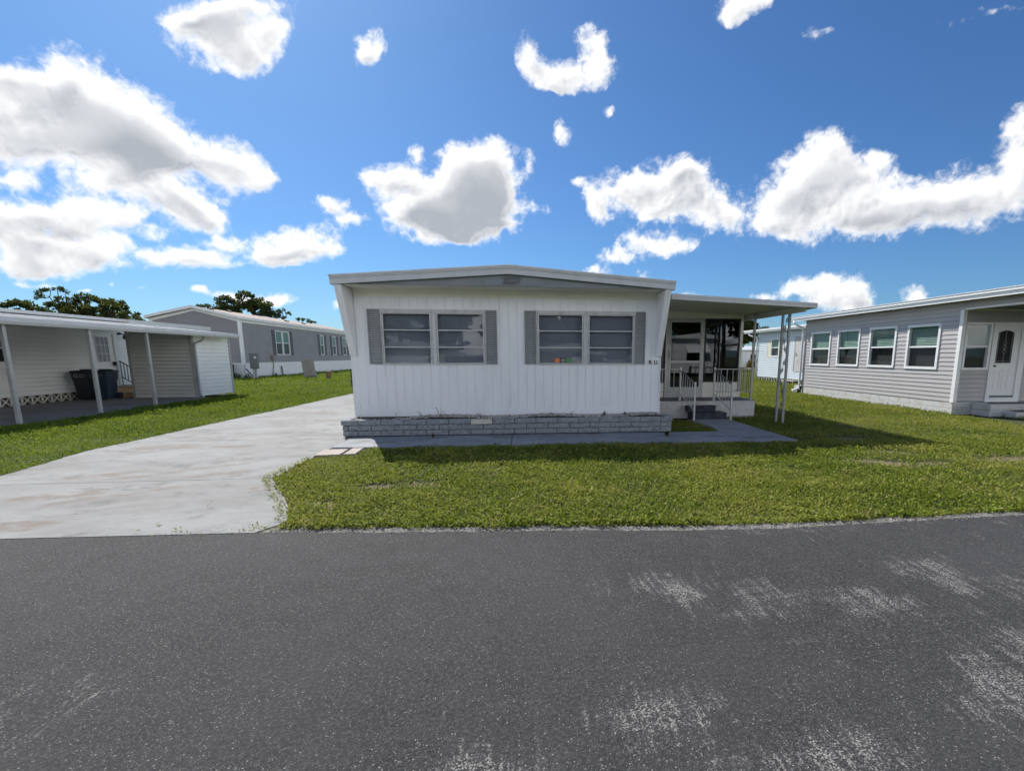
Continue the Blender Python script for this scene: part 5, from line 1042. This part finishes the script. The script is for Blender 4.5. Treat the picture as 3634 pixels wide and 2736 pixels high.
for r in range(2):
    z = -.02+.165*r
    for i in range(20):
        y = HY0-.2*(r % 2)+.4*i; fd.box(HX+.0, HX+.3, max(HY0, y+.003), min(HY1, y+.397), z, z+.160)
fd.box(HX-.004, 11.9, HY0-.004, HY0+.3, -.02, .145); fd.box(HX-.004, 11.9, HY0-.004, HY0+.3, .149, .31); fd.box(11.9, 16, HY0+.05, HY0+.3, -.02, .31); fd.build('foundation', M['block'], RH, bev=.004)
d = MB(); dx0, dx1, dz0, dz1 = 12.085, 13.075, .31, 2.36
for a, b, c, e in ((dx0, dx0+.11, dz0, dz1), (dx1-.17, dx1, dz0, dz1), (dx0+.11, dx1-.17, dz1-.065, dz1), (dx0+.11, dx1-.17, dz0, dz0+.11)): d.box(a, b, HY0-.035, HY0+.05, c, e)
dr = d.build('door', M['trimwhite'], RH)
d = MB(); d.box(dx0+.112, dx1-.172, HY0-.012, HY0+.03, dz0+.17, dz1-.067)
sl_ = (12.222, 12.715, 1.32, 2.17)
def ring(mb, pts, y0, y1, w):
    for i in range(len(pts)):
        a, b = pts[i], pts[(i+1) % len(pts)]; mb.bar((a[0], (y0+y1)/2, a[1]), (b[0], (y0+y1)/2, b[1]), w, abs(y1-y0))
ov = [(sl_[0], sl_[2]), (sl_[1], sl_[2]), (sl_[1], 2.10)]+[(sl_[1]-(sl_[1]-sl_[0])*t, 2.10+.07*math.sin(math.pi*t)) for t in (.2, .4, .6, .8)]+[(sl_[0], 2.10)]
ring(d, ov, HY0-.024, HY0-.012, .028)
for x0 in (12.28, 12.52): frame(d, x0, x0+.17, .62, 1.16, .018, HY0-.018, HY0-.0121)
lf = d.build('leaf', M['trimwhite'], dr)
d = MB(); d.face(*[(x, HY0-.014, z) for x, z in ov]); d.build('pane', M['dark'], dr)
d = MB(); yy = HY0-.017; cx_ = (sl_[0]+sl_[1])/2
for x in (sl_[0]+.05, sl_[1]-.05): d.tube([(x, yy, sl_[2]+.02), (x, yy, 2.12)], .004, 4)
d.tube([(cx_, yy, sl_[2]+.02), (cx_, yy, 1.56)], .004, 4); d.tube([(cx_, yy, 1.88), (cx_, yy, 2.15)], .004, 4)
for zc, r in ((1.63, .07), (1.73, .07), (1.83, .06)): d.tube([(cx_, yy, zc-r), (cx_+.05, yy, zc), (cx_, yy, zc+r), (cx_-.05, yy, zc), (cx_, yy, zc-r)], .0045, 4)
d.tube([(sl_[0]+.03, yy, 1.37), (sl_[1]-.03, yy, 1.37)], .004, 4); d.build('leading', M['alu'], dr)
d = MB(); d.tube([(12.235, HY0-.013, 1.25), (12.235, HY0-.06, 1.25)], .022, 8); d.build('knob', M['bronze'], dr)
d = MB(); d.box(dx0+.112, dx1-.172, HY0-.02, HY0+.02, dz0+.112, dz0+.168); d.build('threshold', M['electric'], dr)
r_ = MB(); EX = 10.86
r_.prism([(EX+.03, 8.2, 2.90), (EX+.03, 8.2, 3.02), (14.2, 8.2, 3.35), (17.5, 8.2, 3.02), (17.5, 8.2, 2.90)], (0, 10.35, 0)); rr = r_.build('roof', M['roofmetal'], RH)
f_ = MB(); f_.box(EX, EX+.029, 8.2, 18.57, 2.86, 2.955); f_.box(EX-.035, EX+.0285, 8.19, 18.58, 2.9555, 3.02); f_.box(EX-.05, EX+.03, 8.185, 18.585, 3.0205, 3.035); f_.build('gutter', M['trimwhite'], rr)
s_ = MB(); s_.box(EX+.03, HX+.1, 8.2, 18.5, 2.89, 2.898); s_.build('soffit', M['soffit'], RH)
s_ = MB(); s_.box(HX-.03, HX+.12, 8.4, HY0-.046, 2.66, 2.70); s_.build('beam', M['trimwhite'], RH)
s_ = MB(); s_.box(HX+.12, 16.5, 8.4, HY0-.03, 2.70, 2.72); s_.build('porch_ceiling', M['railgrey'], RH); s_ = MB(); s_.box(HX+.06, 16.5, HY0-.03, HY0+.0, 2.65, 2.685); s_.build('ceiling_trim', M['cream'], RH)
d = MB(); d.tube([(EX+.0, 18.45, 2.88), (EX+.0, 18.43, 2.78), (EX+.1, 18.33, 2.70), (HX-.10, 18.25, 2.60), (HX-.075, 18.20, 2.5), (HX-.075, 18.20, .28), (HX-.1, 18.18, .2), (HX-.35, 18.15, .12)], .042, 8); d.build('downspout', M['trimwhite'], RH, smooth=True)
es = thing('entry_steps', 'white painted concrete steps under the neighbour front door', 'steps', (12.8, 10.8, 0))
mb = MB(); mb.box(11.72, 14.5, 10.72, 11.24, -.02, .14); mb.box(11.73, 14.5, 10.73, 11.24, .145, .30); mb.box(12.1, 14.5, 10.40, 10.71, -.02, .13); mb.build('step', M['block'], es, bev=.012)
for x0, y0, z, lb in ((11.98, 10.80, .3005, 'black rubber mat on the top neighbour step'), (12.28, 10.43, .1305, 'black rubber mat on the lower neighbour step')):
    mb = MB(); mb.box(x0, x0+1.6, y0, y0+.28, z, z+.014); o = mb.build('step_mat', M['black'], None, bev=.004); tag(o, lb, 'mat', 'mats on the neighbour steps')
# ------------------------------------------------------------------ pale blue home beyond
BH = thing('mobile_home', 'pale blue lap-sided home with pale yellow shutters seen past the porch', 'house', (16.5, 26, 0))
BX = 14.6; Pb = lambda a, b, d: (BX-d, a, b)
bw = (26.12, 27.05, 1.45, 2.50)
mb = MB(); relief(mb, Pb, laps(.26, 2.95, .104, .026), 20.5, 28.6, [bw, (23.62, 24.53, .69, 2.50)]); mb.box(BX, 20, 28.55, 28.6, .25, 2.95); mb.build('wall', M['sidblue'], BH)
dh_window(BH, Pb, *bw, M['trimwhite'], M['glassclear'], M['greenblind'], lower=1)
for a, b in ((27.08, 27.42), (25.75, 26.09)): louvre_shutter(BH, Pb, a, b, 1.43, 2.46, M['yellow'])
d = MB(); d.box(BX-.022, BX+.02, 23.62, 24.53, .69, 2.50); dd = d.build('door', M['doorgrey'], BH); d = MB()
for a, b, c, e in ((23.60, 23.66, .67, 2.52), (24.49, 24.55, .67, 2.52), (23.661, 24.489, 2.47, 2.52), (23.661, 24.489, .67, .71)): d.box(BX-.035, BX-.0225, a, b, c, e)
d.build('frame', M['doorgrey'], dd); d = MB(); d.tube([(BX-.05, 24.42, 1.62), (BX-.05, 24.34, 1.68), (BX-.05, 24.28, 1.6), (BX-.05, 24.36, 1.55), (BX-.05, 24.50, 1.58)], .012, 6); d.build('handle', M['railgrey'], dd)
d = MB(); y = 20.6
while y < 28.4:
    for sg in (0, 1):
        for sx in (-1, 1): d.tube([(BX-.005-.001*sg, y+.15, .12), (BX-.005-.001*sg, y+.15+sx*(.07 if sg else .13), .12+.11), ], .011, 4); d.tube([(BX-.005-.001*sg, y+.15, .12), (BX-.005-.001*sg, y+.15+sx*(.07 if sg else .13), .01)], .011, 4)
    y += .3
d.build('lattice_skirting', M['lattice'], BH)
d = MB(); d.box(BX+.03, 19, 20.6, 28.5, -.02, .26); d.build('crawl_space', M['dark'], BH)
r_ = MB(); r_.prism([(14.32, 20, 2.98), (14.32, 20, 3.08), (17, 20, 3.3), (20, 20, 3.08), (20, 20, 2.98)], (0, 9.95, 0)); rr = r_.build('roof', M['roofmetal'], BH); f_ = MB(); f_.box(14.27, 14.319, 20, 29.98, 2.90, 2.99); f_.box(14.23, 14.318, 20, 30.0, 2.992, 3.09); f_.build('gutter', M['trimwhite'], rr)
d = MB(); d.tube([(14.28, 29.3, 2.9), (14.28, 29.3, 2.8), (14.42, 28.9, 2.68), (14.52, 28.68, 2.62), (14.53, 28.66, 2.4), (14.53, 28.66, .2)], .045, 8); d.build('downspout', M['trimwhite'], BH, smooth=True)
d = MB(); d.box(BX-.45, BX-.03, 24.3, 25.1, -.02, .20); d.box(BX-.5, BX-.03, 23.65, 24.3, .15, .20); d.box(BX-.5, BX-.45, 23.65, 23.75, -.02, .15); o = d.build('concrete_step', M['pedestal'], None, bev=.008); tag(o, 'low brown block step below the grey door of the blue home', 'step')
# ------------------------------------------------------------------ far end of the gap
FH = thing('mobile_home', 'distant white home behind bushes in the gap beside the porch', 'house', (33, 64, 0))
mb = MB(); mb.box(26, 44, 62, 70, -.02, 2.2); mb.build('wall', M['sidwhite'], FH); mb = MB(); mb.prism([(25.6, 61.6, 2.2), (44.4, 61.6, 2.2), (44.4, 61.6, 2.32), (25.6, 61.6, 2.32)], (0, 8.8, 0)); mb.prism([(25.6, 61.7, 2.321), (25.6, 70.3, 2.321), (25.6, 66, 2.9)], (18.8, 0, 0)); mb.build('roof', M['roofmetal'], FH); mb = MB(); mb.box(30.6, 31.4, 61.95, 61.995, 1.0, 1.7); mb.build('window', M['dark'], FH)
clump('shrub', 29.3, 58.5, 0, .9, 1.1, 900, M['leafred'], 'dark red bush in front of the distant white home', 'shrub', None, .22)
clump('shrub', 30.9, 57.9, 0, .9, 1.3, 1000, M['leafbush'], 'bright yellow-green bush beyond the porch railing', 'shrub', None, .24)
clump('shrub', 29.9, 57.7, 0, .7, .65, 600, M['leafbush'], 'lower green bush beside the yellow hydrant', 'shrub', None, .2)
mb = MB(); mb.lathe((28.95, 56.6, 0), [(.10, -.02), (.10, .5), (.14, .52), (.14, .58), (.1, .62), (.04, .72)], 10); mb.tube([(28.78, 56.6, .42), (29.12, 56.6, .42)], .05, 8); o = mb.build('hydrant', M['yellow'], None); tag(o, 'small yellow hydrant far off beside the green bush', 'hydrant')
mb = MB(); mb.tube([(29.75, 58.6, 0), (29.75, 58.6, 1.75)], .10, 8); o = mb.build('white_post', M['trimwhite'], None); tag(o, 'white post in front of the distant white home', 'post')
# ------------------------------------------------------------------ trees
def tree(label, x, y, lobes, trunks, m, leaf=.3, per=170, group='trees beyond the homes', cat='tree', fill=1.0, seed=1):
    """lobes: (dx, dy, z, rx, rz); each lobe is a leaf clump carried by a limb"""
    r_ = np.random.default_rng(seed); root = thing('tree', label, cat, (x, y, 0), group)
    tb = MB(); 
    for (bx, bz, tx, tz, rad) in trunks:
        tb.tube([(x+bx, y, bz), (x+bx+(tx-bx)*.4+.1, y, bz+(tz-bz)*.35), (x+tx, y, tz)], rad, 7, rad*.45)
    lim = trunks
    for dx, dy, z, rx, rz in lobes:
        b = min(lim, key=lambda t_: abs(t_[2]-dx)); s0 = Vector((x+b[2]*.9+b[0]*.1, y, b[1]+(b[3]-b[1])*.92)); e0 = Vector((x+dx, y+dy, z)); mid = s0.lerp(e0, .5)+Vector((0, 0, -.12*abs(dx)*.3)); tb.tube([s0, mid, e0], b[4]*.38, 5, .03)
    tb.build('trunk', M['bark'], root)
    Q = []
    for dx, dy, z, rx, rz in lobes:
        ns = max(3, int(5*fill*rx*rz+3))
        for _ in range(ns):
            a = r_.uniform(0, 6.28); rr = r_.uniform(0, 1)**.5; h = r_.uniform(-.75, 1)
            c = np.array([x+dx+rx*rr*math.cos(a)*math.sqrt(max(0, 1-h*h*.8)), y+dy+rx*rr*math.sin(a), z+rz*h*.85]); cr_ = r_.uniform(.22, .45)*min(rx, 1.6)
            n = int(per*cr_*cr_*2.2/(leaf*leaf)*.09)+18
            v = r_.normal(size=(n, 3)); v /= np.linalg.norm(v, axis=1)[:, None]; p = c+v*cr_*r_.uniform(.3, 1, n)[:, None]*np.array([1.15, 1, .62])
            d = v*.5+r_.normal(size=(n, 3))*.7; d /= np.linalg.norm(d, axis=1)[:, None]; e = np.cross(d, r_.normal(size=(n, 3))); e /= np.linalg.norm(e, axis=1)[:, None]; l = leaf*r_.uniform(.6, 1.3, n)[:, None]
            Q.append(np.stack([p, p+d*l*.5-e*l*.35, p+d*l, p+d*l*.5+e*l*.35], 1))
    Q = np.concatenate(Q); quads('crown', Q, m, r_.random(len(Q)), root); return root
def dome(n, x0, x1, zb, zt, seed, rx=(.7, 1.4), skew=0.):
    r_ = random.Random(seed); out = []
    for i in range(n):
        u = (i+.5)/n; x = x0+(x1-x0)*u; top = zb+(zt-zb)*math.sin(math.pi*min(1, max(0, u)))**.45
        for z in np.linspace(zb, top, 3): out.append((x+r_.uniform(-.4, .4), r_.uniform(-1.5, 1.5), z+r_.uniform(-.2, .2), r_.uniform(*rx), r_.uniform(.35, .7)))
    return out
tree('broad spreading dark oak at the far left skyline', -51.5, 56, dome(9, -7.5, 2.4, 4.6, 6.9, 1), [(0, 0, -2, 4.4, .3), (0, 0, 1.5, 4.4, .25)], M['leafoak'], .26, 150, seed=3)
tree('green oak just left of the tall open pine', -48.6, 58, dome(5, -2.8, 2.6, 4.7, 6.7, 9), [(0, 0, 0, 4.4, .25)], M['leafoak'], .26, 150, seed=4)
tree('tall open pine rising above the oaks on the left', -46.9, 55, [(-1.4, 0, 7.65, .75, .28), (-.7, .2, 8.0, .7, .25), (.1, 0, 8.1, .7, .22), (.8, 0, 7.85, .6, .25), (-1.6, 0, 7.2, .35, .14), (-.3, .3, 7.3, .45, .18), (.9, 0, 7.1, .5, .2), (1.9, 0, 6.95, .75, .22), (1.5, 0, 6.6, .4, .15), (0, 0, 6.5, .4, .2), (.4, 0, 6.1, .4, .2), (-.2, 0, 5.7, .4, .2), (1.1, .2, 5.5, .5, .25)], [(.1, 0, .0, 6.6, .17), (0, 5.0, .8, 7.2, .08), (0, 5.5, -.8, 7.4, .08)], M['leafpine'], .17, 120, fill=.9, seed=5)
tree('rounded umbrella-shaped oak left of the grey home', -43.1, 55, dome(8, -3.0, 2.9, 4.8, 7.0, 12, (.6, 1.0)), [(-.4, 0, -1.2, 4.7, .25), (.3, 0, 1.2, 4.9, .2)], M['leafoak'], .22, 150, seed=6)
tree('small rounded bush-like tree at the corner of the grey home roof', -39.6, 54, dome(4, -1.5, 1.2, 3.8, 5.2, 13, (.5, .8)), [(0, 0, 0, 4.4, .15)], M['leafoak'], .2, 150, seed=7)
tree('largest dark oak rising behind the grey home roof', -39.5, 75, [(-3.2, 0, 8.7, 1.3, .8), (-2.9, 0, 9.6, 1.0, .45), (-1.6, 0, 8.9, 1.2, .6), (-.6, 0, 9.5, .9, .6), (-.1, 0, 10.3, .8, .35), (.6, 0, 9.9, .8, .4), (1.0, 0, 9.1, 1.3, .7), (2.3, 0, 8.4, 1.3, .6), (-1.5, 0, 8.0, 1.6, .7), (.6, 0, 8.1, 1.6, .7), (2.9, 0, 7.8, 1.0, .5), (-3.6, 0, 7.9, .9, .5), (1.8, .5, 7.3, 1.5, .6)], [(-1, 0, -2, 7.6, .35), (0, 0, .8, 7.8, .35)], M['leafoak'], .27, 150, seed=8)
tree('low sparse oak crown left of the largest oak', -45.6, 76, [(-.6, 0, 8.3, .8, .25), (.4, 0, 8.4, .9, .3), (1.4, 0, 8.2, .8, .3), (.2, 0, 7.6, 1.3, .5)], [(0, 0, 0, 7.6, .25)], M['leafoak'], .24, 130, seed=9)
tree('small open oak right of the largest oak', -35.2, 76, [(-.9, 0, 7.7, .7, .3), (0, 0, 8.0, .6, .22), (.7, 0, 7.6, .5, .2), (-.3, 0, 7.2, .9, .3)], [(0, 0, 0, 7.2, .2)], M['leafoak'], .22, 120, fill=.8, seed=10)
tree('distant small treetop over the far end of the grey roof', -32.9, 77, [(-.9, 0, 6.9, .5, .18), (0, 0, 6.8, .5, .15), (.9, 0, 6.6, .6, .18), (1.4, 0, 6.45, .4, .12)], [(0, 0, 0, 6.4, .2)], M['leafoak'], .2, 120, fill=.8, seed=11)
tree('dark tree between the porch and the blue home', 20.3, 44, [(-2.0, 0, 4.6, 1.4, .9), (-.6, 0, 5.3, 1.3, .8), (.5, 0, 4.9, 1.2, .7), (1.5, 0, 4.4, 1.0, .5), (2.3, 0, 3.9, .8, .4), (-1.2, 0, 3.5, 1.5, .9), (.4, 0, 3.3, 1.5, .9), (1.6, 0, 3.2, 1.1, .6), (-2.4, 0, 3.0, 1.3, .7), (0, 0, 2.6, 1.3, .6), (2.9, 0, 3.5, .5, .2), (-.9, .5, 4.4, 1.4, .9), (.2, .5, 3.9, 1.5, .9), (1.1, .5, 3.7, 1.1, .6), (-2.2, .5, 3.8, 1.4, .9), (-1.0, .5, 2.7, 1.5, .6)], [(0, 0, 0, 2.8, .25)], M['leafoak'], .2, 150, seed=12)
# ------------------------------------------------------------------ across the street (behind the camera; seen in the glass)
def street_home(x0, x1, yf, label, wallm, awn=True):
    H = thing('mobile_home', label, 'house', ((x0+x1)/2, yf-6, 0), 'homes across the street'); xm = (x0+x1)/2
    mb = MB(); mb.box(x0, x1, yf-12, yf, .25, 2.75); mb.build('wall', wallm, H); mb = MB(); mb.prism([(x0-.15, yf+.3, 2.75), (x1+.15, yf+.3, 2.75), (x1+.15, yf+.3, 2.92), (xm, yf+.3, 3.15), (x0-.15, yf+.3, 2.92)], (0, -12.6, 0)); mb.build('roof', M['trimwhite'], H)
    if awn:
        mb = MB(); mb.box(xm-.75, xm+.75, yf+.001, yf+.03, 1.1, 2.2); mb.build('window', M['dark'], H); mb = MB(); mb.prism([(xm-.85, yf+.03, 2.3), (xm-.85, yf+.5, 1.75), (xm-.85, yf+.5, 1.72), (xm-.85, yf+.03, 2.26)], (1.7, 0, 0)); mb.build('awning', M['trimwhite'], H)
    mb = MB(); mb.box(x1+.001, x1+3.2, yf-9, yf-.6, 2.35, 2.47); mb.build('carport_roof', M['roofmetal'], H)
    for y in (yf-.8, yf-3.6, yf-6.4): mb = MB(); mb.box(x1+3.0, x1+3.08, y-.04, y+.04, -.02, 2.349); mb.build('post', M['rail'], H)
street_home(10.9, 14.5, -10, 'white single-wide home with window awning across the street', M['sidwhite'])
street_home(-8.2, -4.6, -9.5, 'cream home across the street opposite the left windows', M['sidcream'])
street_home(1.2, 5.0, -10.5, 'grey home across the street opposite the middle of the facade', M['sidgrey2'])
for i, (x, y, s_) in enumerate(((12.5, -30, 1.25), (22, -27, 1.1), (2, -34, 1.1), (-12, -30, 1.2), (17, -34, 1.4), (7, -30, .8))):
    tree(('broad dark tree behind the awning home across the street', 'dark tree right of the awning home across the street', 'distant tree behind the grey home across the street', 'dark tree behind the cream home across the street', 'tallest dark tree behind the awning home', 'smaller dark tree between the homes across the street')[i], x, y, [(a*s_, b*s_, z*s_, rx*s_, rz*s_) for a, b, z, rx, rz in ((-4, 0, 6, 2.4, 1.6), (-1.5, 0, 8, 2.6, 1.7), (1.5, 0, 7.8, 2.6, 1.7), (4, 0, 6, 2.3, 1.5), (0, 0, 5.5, 3, 1.6), (-3, 0, 4.2, 2.2, 1.2), (3, 0, 4.2, 2.2, 1.2))], [(0, 0, 0, 5*s_, .35)], M['leafoak'], .6, 110, 'trees across the street', seed=30+i)
